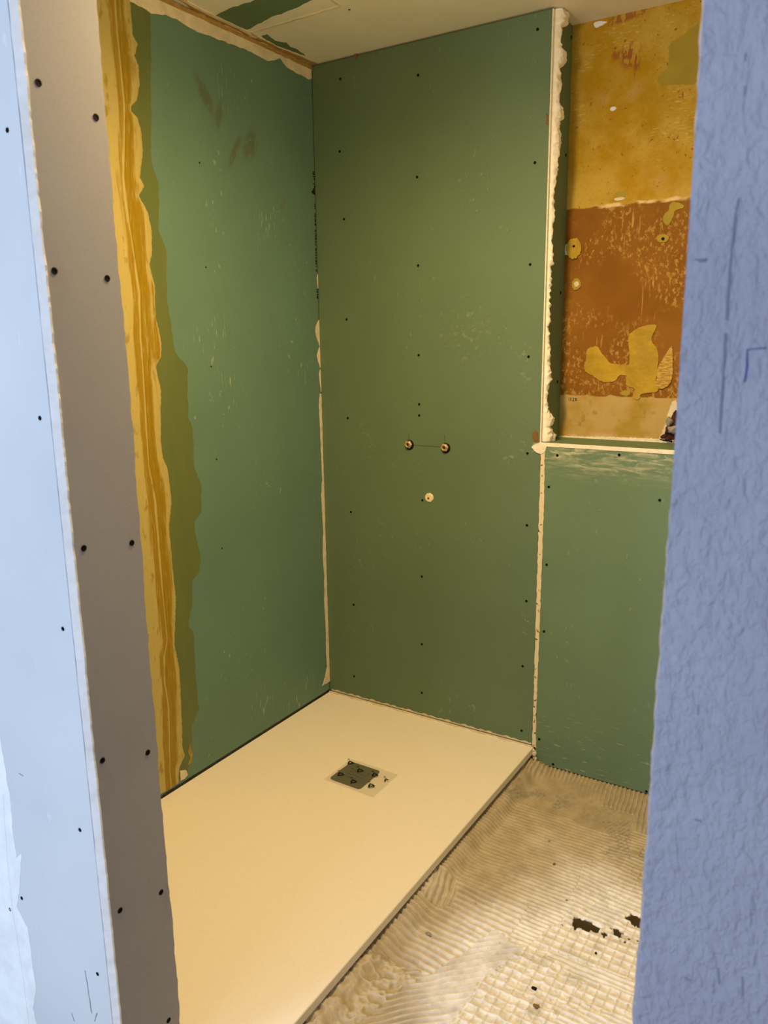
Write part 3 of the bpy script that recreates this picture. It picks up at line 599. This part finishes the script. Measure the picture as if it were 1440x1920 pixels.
# filler between the back board and the lower board, and at the niche corner
jl = [(0.8947,1.1573),(0.8988,1.1451),(0.9036,1.1133),(0.9039,1.0414),(0.9049,0.9504),(0.9040,0.8578),(0.9055,0.7453),(0.9051,0.6305),(0.9059,0.4743),(0.9058,0.3142),(0.9024,0.1906),(0.9006,0.1486),(0.9050,0.0662)]
jr = [(0.9190,1.1534),(0.9123,1.1317),(0.9151,1.0423),(0.9162,0.9515),(0.9153,0.8592),(0.9150,0.7467),(0.9148,0.6321),(0.9137,0.4759),(0.9127,0.3158),(0.9104,0.1926),(0.9119,0.1412),(0.9152,0.0648)]
jl = [(max(.8978, min(x_, .8995)), z_) for x_, z_ in jl]
o = patch('joint_filler', 'back', jl + jr[::-1], .0012, 'gypsum', None, .0012, .012, 41); o.data.materials.clear()
k = NB('speckled_filler', .9, .2); k.color(k.mix(k.ramp(k.noise(70, 3), .60, .66), lin('#E0D2AE'), lin('#5E4A2C'))); k.bump(k.noise(60, 4), .5, .003); o.data.materials.append(k.m)
tag(o, 'speckled cream filler running down the joint between the two green back boards', 'filler')
o = patch('filler_dab', 'back', [(0.8650,1.1502),(0.8797,1.1618),(0.8963,1.1663),(0.9207,1.1570),(0.9157,1.1390),(0.9031,1.1293),(0.8843,1.1335)], .003, 'gypsum', None, .0016, .008, 43); tag(o, 'cream dab of filler at the lower corner of the foam bead', 'filler')
o = patch('paper_tear', 'back', [(0.8674,1.1967),(0.8820,1.2080),(0.8898,1.1978),(0.8907,1.1695),(0.8776,1.1670),(0.8698,1.1790)], .001, 'rust', main_board, .0014, .006, 44); tag(o, 'torn brownish paper at the board edge')
o = patch('paper_tear', 'back', [(0.8840,2.1750),(0.8910,2.1694),(0.8920,2.1377),(0.8850,2.1448)], .0006, 'rust', main_board); tag(o, 'small brown tear at the board edge')

# expanding foam bead beside the niche
def build_foam():
    tbl = [(15,1064),(35,1064),(42,1052),(78,1050),(84,1061),(98,1060),(106,1055),(114,1049),(150,1050.5),(174,1048),(186,1054.5),(201,1054.5),(208,1047.5),(241,1050),(262,1048),(300,1043),(333,1038),(386,1036),(416,1032),(443,1034.5),(472,1035.5),(480,1028),(500,1030),(566,1028),(590,1027),(594,1026.7),(610,1025),(645,1029),(676,1028),(698,1032),(710,1025),(733,1022),(760,1021),(771,1029),(781,1034),(794,1033),(799,1027),(808,1033),(818,1038),(829,1038)]
    eu = lambda v: 1042 - (v - 14) * (1042 - 1014) / (826 - 14)
    vs = [t[0] for t in tbl]; r = random.Random(12); bm = bmesh.new(); rows = []; N = 620; NA = 22
    z_top, z_bot = HC - .004, 1.168
    for i in range(N + 1):
        t = i / N; v = 15 + t * (829 - 15); z = z_top + (z_bot - z_top) * t
        w = float(np.interp(v, vs, [c[1] for c in tbl])) - eu(v)
        w = max(w, 5) / (.86 if v < 700 else .80)          # bead width in mm-ish units
        w /= 1000.0 ; w *= 2.4
        depth = min(w * 1.05, .13); bulge = .006 + w * .34
        row = []
        for j in range(NA + 1):
            a = math.pi * j / NA
            y = .011 + depth * (1 - math.cos(a)) / 2; bx = bulge * math.sin(a) ** .6
            q = Vector((.0, y, z)); n = mnoise.noise(q * 55) * .9 + mnoise.noise(q * 120 + Vector((3, 1, 7))) * .6 + mnoise.noise(q * 260) * .35
            lump = (1 - abs(mnoise.noise(q * 38 + Vector((9, 2, 4))))) ** 3 - .45
            e_ = min(1, math.sin(a) * 2.2)
            row.append(bm.verts.new((.8972 + max(0, bx + e_ * (n * .0032 + lump * .0055)), y + n * .0022 * e_, z)))
        rows.append(row)
    for a, b in zip(rows, rows[1:]):
        for j in range(NA): bm.faces.new((a[j], a[j + 1], b[j + 1], b[j]))
        bm.faces.new((a[0], b[0], b[NA], a[NA]))
    bm.faces.new(rows[0]); bm.faces.new(rows[-1][::-1])
    o = bm_obj('expanding_foam', bm, 'foam', smooth=True); tag(o, 'lumpy cream bead of expanding foam up the edge of the niche', 'foam'); return o
build_foam()

# old wall: adhesive left behind, plugs, broken corner
CR = lambda L: L
def npatch(name, pts, t, mat, label, amp=.0015, step=.008, seed=2, lift=0.0):
    o = patch(name, 'niche', pts, t, mat, wall_back, amp * .7, step * .5, seed, lift, smooth=1); tag(o, label); return o
npatch('adhesive_patch', [(0.9838,1.4554),(0.9876,1.4703),(1.0205,1.4787),(1.0302,1.4593),(1.0533,1.4344),(1.0625,1.4210),(1.0887,1.4171),(1.1230,1.4128),(1.1291,1.4213),(1.1273,1.4550),(1.1189,1.5090),(1.1422,1.5294),(1.1747,1.5410),(1.2091,1.5442),(1.2042,1.5241),(1.1952,1.5039),(1.1962,1.4875),(1.2157,1.4668),(1.2217,1.4340),(1.2191,1.4093),(1.2206,1.3844),(1.2134,1.3677),(1.2274,1.3388),(1.2238,1.3303),(1.1869,1.3252),(1.1683,1.3206),(1.1693,1.3036),(1.1459,1.3051),(1.1448,1.3242),(1.1524,1.3414),(1.1265,1.3450),(1.1198,1.3534),(1.1247,1.3790),(1.1118,1.3832),(1.0949,1.3807),(1.0871,1.3614),(1.0481,1.3566),(1.0300,1.3649),(1.0117,1.3776),(0.9934,1.3861),(0.9796,1.3946),(0.9776,1.4207),(0.9850,1.4294)], .003, 'adhesive', 'large yellow adhesive remnant on the terracotta', .0012, .008, 3)
npatch('adhesive_patch', [(1.2185,1.4093),(1.2411,1.4463),(1.2527,1.4712),(1.2622,1.4761),(1.2689,1.3693),(1.2507,1.3437),(1.2277,1.3381),(1.2133,1.3549),(1.2202,1.3805)], .0042, 'combed', 'combed tan adhesive at the right edge', .0015, .008, 4)
def ring(cx, cz, rx, rz, n=18): return [(cx + rx * math.cos(2 * math.pi * i / n), cz + rz * math.sin(2 * math.pi * i / n)) for i in range(n)]
def at1(L, rx, rz): return ring(L[0][0], L[0][1], rx, rz)
npatch('adhesive_patch', at1([(0.9281,1.7928)], .026, .033), .006, 'adhesive', 'round yellow dab around an old plug', .003, .008, 5)
npatch('plaster_patch', at1([(0.9017,1.7912)], .006, .018), .003, 'filler_white', 'white chip beside the yellow dab', .002, .008, 6)
npatch('adhesive_patch', at1([(0.9399,1.6784)], .015, .018), .004, 'olive_patch', 'small yellow dab with white core', .003, .007, 7)
npatch('plaster_patch', at1([(0.9418,1.6783)], .008, .009), .006, 'filler', 'white core of the small dab', .002, .005, 8)
npatch('adhesive_patch', at1([(1.2112,1.8034)], .019, .012), .003, 'olive_patch', 'oval yellow dab with a drill hole', .002, .006, 9)
npatch('drill_hole', at1([(1.2121,1.8018)], .005, .005), .0036, 'dark', 'dark drill hole', 0)
npatch('drill_hole', at1([(0.9278,1.7995)], .004, .004), .0066, 'dark', 'dark drill hole', 0)
npatch('adhesive_patch', at1([(1.1207,1.3236)], .016, .009), .002, 'olive_patch', 'leaf shaped olive dab', .001, .006, 10)
npatch('adhesive_patch', [(1.2230,1.8996),(1.2350,1.9093),(1.2654,1.9002),(1.2695,1.8844),(1.2459,1.8866),(1.2403,1.8747),(1.2311,1.8443),(1.2203,1.8390),(1.2066,1.8542),(1.2116,1.8773),(1.2255,1.8838)], .002, 'olive_patch', 'olive streak at the upper right of the terracotta', .002, .008, 11)
npatch('olive_patch', [(1.2760,2.4002),(1.2692,2.3918),(1.2333,2.3705),(1.1931,2.3567),(1.1991,2.3108),(1.1931,2.2828),(1.1703,2.2735),(1.1671,2.2475),(1.2217,2.2429),(1.2696,2.2306),(1.2868,2.2422)], .001, 'olive_patch', 'olive green area at the upper right', .003, .012, 12)
npatch('plaster_patch', [(0.9628,2.4615),(1.0080,2.4554),(1.0017,2.4493),(0.9854,2.4436),(0.9653,2.4431)], .002, 'filler_white', 'white plaster chip under the ceiling', .002, .008, 13)
npatch('plaster_patch', at1([(1.0369,2.2018)], .010, .006), .002, 'filler_white', 'small white plaster chip', .002, .006, 14)
npatch('adhesive_patch', [(1.0541,1.9556),(1.0878,1.9553),(1.0904,1.9376),(1.0550,1.9380)], .0015, 'olive_patch', 'yellow square dab above the terracotta', .001, .006, 15)
npatch('plaster_patch', [(1.0533,1.9381),(1.0870,1.9379),(1.0858,1.9285),(1.0554,1.9283)], .0018, 'filler', 'white chip under the yellow square', .001, .006, 16)
npatch('plaster_patch', [(0.8915,1.1684),(0.9203,1.1718),(0.9773,1.1711),(1.0511,1.1750),(1.1406,1.1770),(1.2271,1.1781),(1.2811,1.1750),(1.2818,1.1646),(1.1413,1.1655),(0.9963,1.1629),(0.8919,1.1572)], .004, 'gypsum', 'ragged cream line above the ledge', .002, .008, 17)
tag(strokes('pencil_note', 'niche', [[(0.9286,1.3037),(0.9300,1.2919)], [(0.9343,1.3038),(0.9357,1.2920)], [(0.9400,1.3031),(0.9457,1.3023),(0.9440,1.2977),(0.9414,1.2922),(0.9479,1.2924)], [(0.9513,1.3025),(0.9561,1.2999),(0.9554,1.2935),(0.9511,1.2943),(0.9513,1.3025)]], .0022, 'ink', wall_back), 'small pencil number on the plaster band')
def lumps(name, mat, spots, parent, label, seed):
    bm = bmesh.new(); r = random.Random(seed)
    for c, s in spots:
        m = Matrix.Translation(c) @ Matrix.Diagonal((*s, 1)); ret = bmesh.ops.create_icosphere(bm, subdivisions=3, radius=1, matrix=m)
        for v in ret['verts']:
            d = v.co - Vector(c); v.co = Vector(c) + d * (1 + .22 * math.sin(v.co.x * 260 + seed) * math.sin(v.co.z * 230) + r.uniform(-.05, .05))
    o = bm_obj(name, bm, mat, parent, smooth=False); tag(o, label); return o
npatch('broken_plaster', [(1.2729,1.3051),(1.2647,1.2776),(1.2581,1.2499),(1.2517,1.2186),(1.2401,1.1867),(1.2376,1.1726),(1.2981,1.1690),(1.2893,1.3056)], .004, 'filler', 'white broken plaster rim', .003, .008, 18)
npatch('broken_hole', [(1.2782,1.2746),(1.2690,1.2366),(1.2590,1.2085),(1.2473,1.1801),(1.2976,1.1759),(1.2913,1.2751)], .006, 'brick', 'dark broken brick hole at the right end of the ledge', .004, .008, 19)
nb = [(1.2673,1.2365),(1.2788,1.2112),(1.2536,1.1874),(1.2674,1.1812),(1.2623,1.2087)]
lumps('mortar_lump', 'stone', [((nb[0][0], .166, nb[0][1]), (.010, .012, .014)), ((nb[1][0], .164, nb[1][1]), (.016, .012, .013))], wall_back, 'grey mortar lump in the broken corner', 3)
lumps('brick_lump', 'brick', [((nb[2][0], .166, nb[2][1]), (.010, .010, .007)), ((nb[3][0], .164, nb[3][1]), (.012, .012, .006)), ((nb[4][0], .166, nb[4][1]), (.006, .008, .012))], wall_back, 'dark brown brick lump in the broken corner', 5)

o = patch('rust_drip', 'back', [(0.1836,2.4660),(0.1947,2.4681),(0.1989,2.4591),(0.1921,2.4503),(0.1856,2.4565)], .003, 'rust', main_board, .001, .004, 2); tag(o, 'rusty speck under the ceiling')

# ------------------------------------------------------------------ shower tray
def build_tray():
    root = bpy.data.objects.new('shower_tray', None); COL.objects.link(root); root.location = (.455, -.78, 0)
    tag(root, 'large cream mineral shower tray on the floor in the corner', 'shower tray')
    X0, X1, Y0, Y1, zt, zb = .004, .905, -1.545, -.006, .068, .044
    bm = bmesh.new(); nx, ny = 46, 76; g = []; cx, cy = .487, -.49
    hole = (.397, .577, -.5725, -.4075)
    for j in range(ny + 1):
        row = []
        for i in range(nx + 1):
            x = X0 + (X1 - X0) * i / nx; y = Y0 + (Y1 - Y0) * j / ny
            e = min(x - X0, X1 - x, y - Y0, Y1 - y); d = math.hypot(x - cx, y - cy)
            dip = .0022 * max(0, 1 - d / .9) * min(1, e / .06)
            row.append(bm.verts.new((x, y, zt - dip)))
        g.append(row)
    for j in range(ny):
        for i in range(nx): bm.faces.new((g[j][i], g[j][i + 1], g[j + 1][i + 1], g[j + 1][i]))
    bnd = [e for e in bm.edges if len(e.link_faces) == 1]
    ext = bmesh.ops.extrude_edge_only(bm, edges=bnd); nv = [q for q in ext['geom'] if isinstance(q, bmesh.types.BMVert)]
    for v in nv: v.co.z -= .0022; v.co.x += .0016 * (1 if v.co.x > .45 else -1) * (abs(v.co.x - X0) < 1e-4 or abs(v.co.x - X1) < 1e-4); v.co.y += .0016 * (1 if v.co.y > -.7 else -1) * (abs(v.co.y - Y0) < 1e-4 or abs(v.co.y - Y1) < 1e-4)
    e2 = [q for q in ext['geom'] if isinstance(q, bmesh.types.BMEdge)]
    ext = bmesh.ops.extrude_edge_only(bm, edges=e2); nv2 = [q for q in ext['geom'] if isinstance(q, bmesh.types.BMVert)]
    for v in nv2: v.co.z = zb
    bm.faces.new([v for v in sorted(nv2, key=lambda v: math.atan2(v.co.y + .775, v.co.x - .455))])
    bm_obj('slab', bm, 'tray', root, smooth=False)
    for x, y in ((.18, -.25), (.70, -.25), (.18, -1.30), (.70, -1.30), (.18, -.78), (.70, -.78)):
        box('support', (x - .06, y - .06, 0), (x + .06, y + .06,   .0438), 'dark', root, bevel=.003)
    return root
tray = build_tray()
sb = [(0.0029,0.0089),(0.1026,0.0143),(0.2613,0.0112),(0.4612,0.0061),(0.6480,0.0012),(0.8014,-0.0023),(0.8974,-0.0040)]
o = patch('edge_sealant', 'tray', [(x, -.0045) for x in np.linspace(.004, .90, 90)] + [(x, -.012 - .003 * math.sin(x * 57) - .002 * math.sin(x * 171)) for x in np.linspace(.90, .004, 90)], .0035, 'filler', None, 0)
tag(o, 'cream bead of sealant between the tray and the back board', 'sealant')
o = patch('mortar_smear', 'back', [(x, .0725 + .004 + .006 * abs(math.sin(x * 37)) * abs(math.sin(x * 91 + 1))) for x in np.linspace(.01, .895, 120)] + [(.895, .0722), (.01, .0722)], .0012, 'filler', main_board, 0); tag(o, 'thin ragged smear along the foot of the board')
M['foam_lump'] = M['filler']
def build_lump():
    c = [(0.9045,0.0491)][0]; bm = bmesh.new(); r = random.Random(3)
    for dx, dy, dz, s in ((.004, -.006, -.004, .010), (.007, -.004, -.022, .008), (.000, -.008, .008, .007), (.009, -.008, -.038, .008), (.004, -.012, -.046, .008)):
        ret = bmesh.ops.create_icosphere(bm, subdivisions=2, radius=s, matrix=Matrix.Translation((c[0] + dx, dy, max(.008, c[1] + dz))))
        for v in ret['verts']: v.co += Vector((r.uniform(-1, 1), r.uniform(-1, 1), r.uniform(-1, 1))) * .0022
    o = bm_obj('mortar_lump', bm, 'filler'); tag(o, 'small tan mortar lump at the back corner of the shower tray', 'mortar'); return o
build_lump()

# drain cover wrapped in printed film
def rrect(x0, x1, y0, y1, r, n=5):
    P = []
    for cx, cy, a0 in ((x1 - r, y1 - r, 0), (x0 + r, y1 - r, 90), (x0 + r, y0 + r, 180), (x1 - r, y0 + r, 270)):
        for i in range(n + 1):
            a = math.radians(a0 + 90 * i / n); P.append((cx + r * math.cos(a), cy + r * math.sin(a)))
    return P
def build_drain():
    root = bpy.data.objects.new('drain_cover', None); COL.objects.link(root)
    c = [(0.3934,-0.5567),(0.3985,-0.4217),(0.5268,-0.4223),(0.5266,-0.5593)]; cc = np.mean(c, axis=0)
    root.location = (cc[0], cc[1], .0660); tag(root, 'dark olive square drain cover wrapped in clear printed film on the tray', 'drain cover')
    q = c
    def bil(u, v): # u along the back edge, v towards the front
        a = np.array(q[1]) * (1 - u) + np.array(q[2]) * u; b = np.array(q[0]) * (1 - u) + np.array(q[3]) * u; p = a * (1 - v) + b * v; return (float(p[0]), float(p[1]))
    R = [bil(u, v) for u, v in rrect(.03, .97, .03, .97, .09)]
    patch('plate', 'tray', R, .0022, 'plate', root, lift=-.0012)
    for v in (.30, .42, .54, .66):
        patch('slot', 'tray', [bil(.22, v - .018), bil(.82, v - .018), bil(.82, v + .018), bil(.22, v + .018)], .0005, 'dark', root, lift=.0010)
    # film: thin crinkled sheet, larger than the plate at its right
    bm = bmesh.new(); n = 26; g = []; r = random.Random(6)
    for j in range(n + 1):
        row = []
        for i in range(n + 1):
            u = -.05 + 1.50 * i / n; v = -.06 + 1.14 * j / n; x, y = bil(u, v)
            e = min(i, n - i, j, n - j) / n
            row.append(bm.verts.new((x, y, .0703 + r.uniform(0, .0009) * (1 if e > 0 else .3) - (.0012 if u > 1.02 else 0))))
        g.append(row)
    for j in range(n):
        for i in range(n): bm.faces.new((g[j][i], g[j][i + 1], g[j + 1][i + 1], g[j + 1][i]))
    film = bm_obj('plastic_film', bm, 'film', root, smooth=True); tag(film, 'clear crinkled plastic film with black recycling triangles')
    # printed triangles with rounded corners
    first = None
    for u, v, s, full in ((.06, .12, .0135, 1), (.50, .30, .0135, 1), (.18, .70, .0135, 1), (.95, .28, .0135, 1), (.66, .80, .0135, 1), (1.14, .72, .0135, 1), (1.36, .34, .0120, 0)):
        x, y = bil(u, v); bm = bmesh.new(); out = []; inn = []
        N = 24; rng = range(N + 1) if full else range(3, 16)
        for i in rng:
            a = 2 * math.pi * i / N; k_ = .5 / math.cos((a % (2 * math.pi / 3)) - math.pi / 3); rr = s * (.30 + .75 * k_)
            for lst, sc in ((out, 1.0), (inn, .48)): lst.append(bm.verts.new((x + rr * sc * math.cos(a + .3), y + rr * sc * math.sin(a + .3), .0718)))
        for a, b, c_, d in zip(out, out[1:], inn[1:], inn): bm.faces.new((a, b, c_, d))
        for e in (0, 1):  # two short letter strokes beside each mark
            ox = x - .017 - .004 * e; oy = y + .012; bm.faces.new([bm.verts.new((ox + dx, oy + dy, .0718)) for dx, dy in ((0, 0), (.0018, 0), (.0018, .008), (0, .008))])
        ext = bmesh.ops.extrude_face_region(bm, geom=bm.faces[:])
        for w in [z for z in ext['geom'] if isinstance(z, bmesh.types.BMVert)]: w.co.z += .0002
        bm_obj('recycling_mark', bm, 'ink', film)
build_drain()

# ------------------------------------------------------------------ water outlets and plug
def lathe_y(bm, cx, cz, prof, n=20):
    """prof: (radius, distance in front of the wall)"""
    rings = [[bm.verts.new((cx + r * math.cos(2 * math.pi * i / n), -d, cz + r * math.sin(2 * math.pi * i / n))) for i in range(n)] for r, d in prof]
    for a, b in zip(rings, rings[1:]):
        for i in range(n): bm.faces.new((a[i], a[(i + 1) % n], b[(i + 1) % n], b[i]))
    return rings
def outlet(px, label):
    cx, cz = px; root = bpy.data.objects.new('water_outlet', None); COL.objects.link(root); root.location = (cx, 0, cz)
    tag(root, label, 'water outlet', 'brass water outlets on the back board')
    bm = bmesh.new(); r = lathe_y(bm, cx + .002, cz - .002, [(.0185, .0001), (.0185, .0008), (.004, .0008)]); bm.faces.new(r[-1]); o = bm_obj('wall_hole', bm, 'dark', root); tag(o, 'dark hole cut round the fitting')
    bm = bmesh.new(); r = lathe_y(bm, cx, cz, [(.0120, .0009), (.0120, .006), (.0105, .0065), (.0105, .0115), (.0098, .012), (.0080, .012), (.0072, .0118), (.0056, .0112), (.0054, .004)], 24); o = bm_obj('pipe_socket', bm, 'brass', root, smooth=False)
    bm = bmesh.new(); r = lathe_y(bm, cx, cz, [(.0146, .004), (.0152, .0046), (.0152, .0084), (.0140, .0092), (.0106, .0092)], 6); bm.faces.new(r[0]); bm_obj('hex_nut', bm, 'brass', root)
    bm = bmesh.new(); r = lathe_y(bm, cx, cz, [(.0055, .006), (.0055, .0098)]); bm.faces.new(r[-1]); o = bm_obj('bore', bm, 'bore', root); tag(o, 'dark brown bore')
outlet([(0.3927,1.1318)][0], 'left brass water outlet stub in the green back board')
outlet([(0.5421,1.1290)][0], 'right brass water outlet stub in the green back board')
def plug():
    cx, cz = [(0.4771,0.9410)][0]; root = bpy.data.objects.new('wall_plug', None); COL.objects.link(root); root.location = (cx, 0, cz)
    tag(root, 'round cream plug with a small hole below the brass outlets', 'plug')
    bm = bmesh.new(); r = random.Random(5); rings = lathe_y(bm, cx, cz, [(.0172, .0001), (.0165, .003), (.012, .0042), (.005, .0040)], 18); bm.faces.new(rings[-1])
    for ring_ in rings[:2]:
        for v in ring_: v.co.x += r.uniform(-.001, .001); v.co.z += r.uniform(-.001, .001)
    bm_obj('plug_cap', bm, 'nylon', root, smooth=False)
    bm = bmesh.new(); rings = lathe_y(bm, cx - .002, cz - .002, [(.0045, .0038), (.0045, .0044)], 14); bm.faces.new(rings[-1]); bm_obj('plug_hole', bm, 'rust', root)
plug()

# ------------------------------------------------------------------ door opening at the left: boards on studs
reveal = board('plasterboard', (.7345, -1.690, .002), (.747, -1.555, HC - .002), 'grey_reveal', 'taupe grey plasterboard lining the side of the opening with paired screws')
screws('rev', (1, 0, 0), .0056, [(-1.6726,1.8793),(-1.5741,1.8531),(-1.6766,1.6143),(-1.5787,1.6088),(-1.6724,1.1738),(-1.5738,1.1606),(-1.6763,0.7894),(-1.5773,0.7571),(-1.6700,0.4823),(-1.5735,0.4559),(-1.5815,0.1650)], reveal)
# wobbling torn paper along its far edge
def arris():
    r = random.Random(4); bm = bmesh.new(); rows = []; v = 0
    for i in range(260):
        z = .01 + (HC - .02) * i / 259; v = v * .75 + r.uniform(-1, 1) * .0012
        rows.append([bm.verts.new(p) for p in ((.74702, -1.562, z), (.74702, -1.5535 + v + .0015 * math.sin(z * 6), z), (.742, -1.5535 + v + .0015 * math.sin(z * 6), z), (.742, -1.562, z))])
    for a, b in zip(rows, rows[1:]):
        for j in range(4): bm.faces.new((a[j], a[(j + 1) % 4], b[(j + 1) % 4], b[j]))
    bm.faces.new(rows[0][::-1]); bm.faces.new(rows[-1]); bm_obj('paper_edge', bm, 'grey_reveal', reveal)
arris()
def face_board():
    """front board whose cut edge is a pale chamfer"""
    o = board('plasterboard', (-.6, -1.700, .002), (.735, -1.6875, HC - .002), 'pale_board', 'pale blue white plasterboard left of the opening, whitish filler near the bottom')
    r = random.Random(9); bm = bmesh.new(); rows = []; v = w = 0
    for i in range(320):
        z = .004 + (HC - .008) * i / 319; v = v * .8 + r.uniform(-1, 1) * .0007; w = w * .7 + r.uniform(-1, 1) * .0004
        rows.append([bm.verts.new(p) for p in ((.7352 + w, -1.7002, z), (.7372 + w, -1.7012, z), (.7476 + v, -1.6930, z), (.7478 + v, -1.6895, z), (.7354, -1.6885, z))])
    for a, b in zip(rows, rows[1:]):
        for j in range(5): bm.faces.new((a[j], a[(j + 1) % 5], b[(j + 1) % 5], b[j]))
    bm.faces.new(rows[0][::-1]); bm.faces.new(rows[-1]); e = bm_obj('cut_edge', bm, 'gypsum_white', o); tag(e, 'white cut gypsum edge')
    g = ribbon('edge_line', 'face', [(.7343 , z) for z in np.linspace(.01, HC - .01, 60)], .0012, .0003, 'pencil_blue', o); 
    return o
M['gypsum_white'] = plain('white_gypsum_edge', '#F2F4F6', .85, .2, 0, .04, 60, .2)
front_board = face_board()
screws('face', (0, -1, 0), .0040, [(0.7015,1.8158),(0.7067,1.3897),(0.7087,1.0345),(0.6967,0.6489),(0.4825,0.4201),(0.7036,0.3477),(0.4345,0.3741)], front_board)
fl = [(0.3774,0.8036),(0.4780,0.7737),(0.4810,0.7185),(0.4867,0.6404),(0.4801,0.5682),(0.4832,0.5100),(0.5004,0.5283),(0.4825,0.4494),(0.4612,0.3915),(0.4899,0.3541),(0.4908,0.2790),(0.4916,0.2024),(0.4723,0.1535),(0.4794,0.1108),(0.4723,0.0056)]
o = patch('joint_compound', 'face', fl + [(fl[-1][0] - .25, fl[-1][1]), (fl[0][0] - .1, fl[0][1])], .0004, 'filler_white', front_board, .0015, .01, 51); tag(o, 'whitish smoothed filler with ragged edge')
ribbon('joint_compound', 'face', densify([(0.4612,0.6437),(0.4475,0.5087),(0.4417,0.3834),(0.4476,0.2589),(0.4492,0.0949)], .02), .005, .0008, 'filler_white', front_board, .0008, 5)
for seg in ([(0.5269,0.7097),(0.5399,0.7081)], [(0.6666,0.3372),(0.6721,0.2434)], [(0.6076,0.2101),(0.6135,0.1943)], [(0.6795,0.2289),(0.6889,0.2521)]):
    strokes('scratch', 'face', [seg], .002, 'pencil_blue', front_board, .0008, .0004)
wall_stud = box('wall_partition', (-.6, -1.6870, 0), (.7340, -1.5555, HC), 'stone'); tag(wall_stud, kind='structure', label='stud partition behind the boards left of the opening', cat='wall')

# ------------------------------------------------------------------ crumbs on the floor
def crumbs():
    r = random.Random(17)
    for i, (xy, s, m, lb) in enumerate((([(1.1699,-0.5044)][0], .0042, 'rust', 'brown crumb of mortar near the middle of the adhesive floor'), ([(1.1187,-0.4067)][0], .0030, 'stone', 'tiny grey crumb on the floor beyond the brown one'),
                                    ([(1.3125,-1.0069)][0], .0055, 'rust', 'thin brown splinter on the printed squares near the bottom'), ([(1.2891,-0.9607)][0], .0045, 'dark', 'dark splinter on the tile print at the front of the floor'),
                                    ([(0.9908,-0.9383)][0], .0055, 'stone', 'grey mortar flake on the ridges beside the tray'), ([(1.3782,-0.7770)][0], .0030, 'dark', 'dark speck just in front of the bare floor patch'))):
        bm = bmesh.new(); bmesh.ops.create_icosphere(bm, subdivisions=2, radius=s)
        for v in bm.verts: v.co = Vector((v.co.x * (1.6 if i in (2, 3, 4) else 1), v.co.y, v.co.z * .7)) * (1 + r.uniform(-.22, .22))
        for v in bm.verts: v.co += Vector((xy[0], xy[1], .0035 + s * .4))
        o = bm_obj('mortar_crumb', bm, m, origin=(xy[0], xy[1], .002)); tag(o, lb, 'crumb', 'crumbs on the floor')
crumbs()
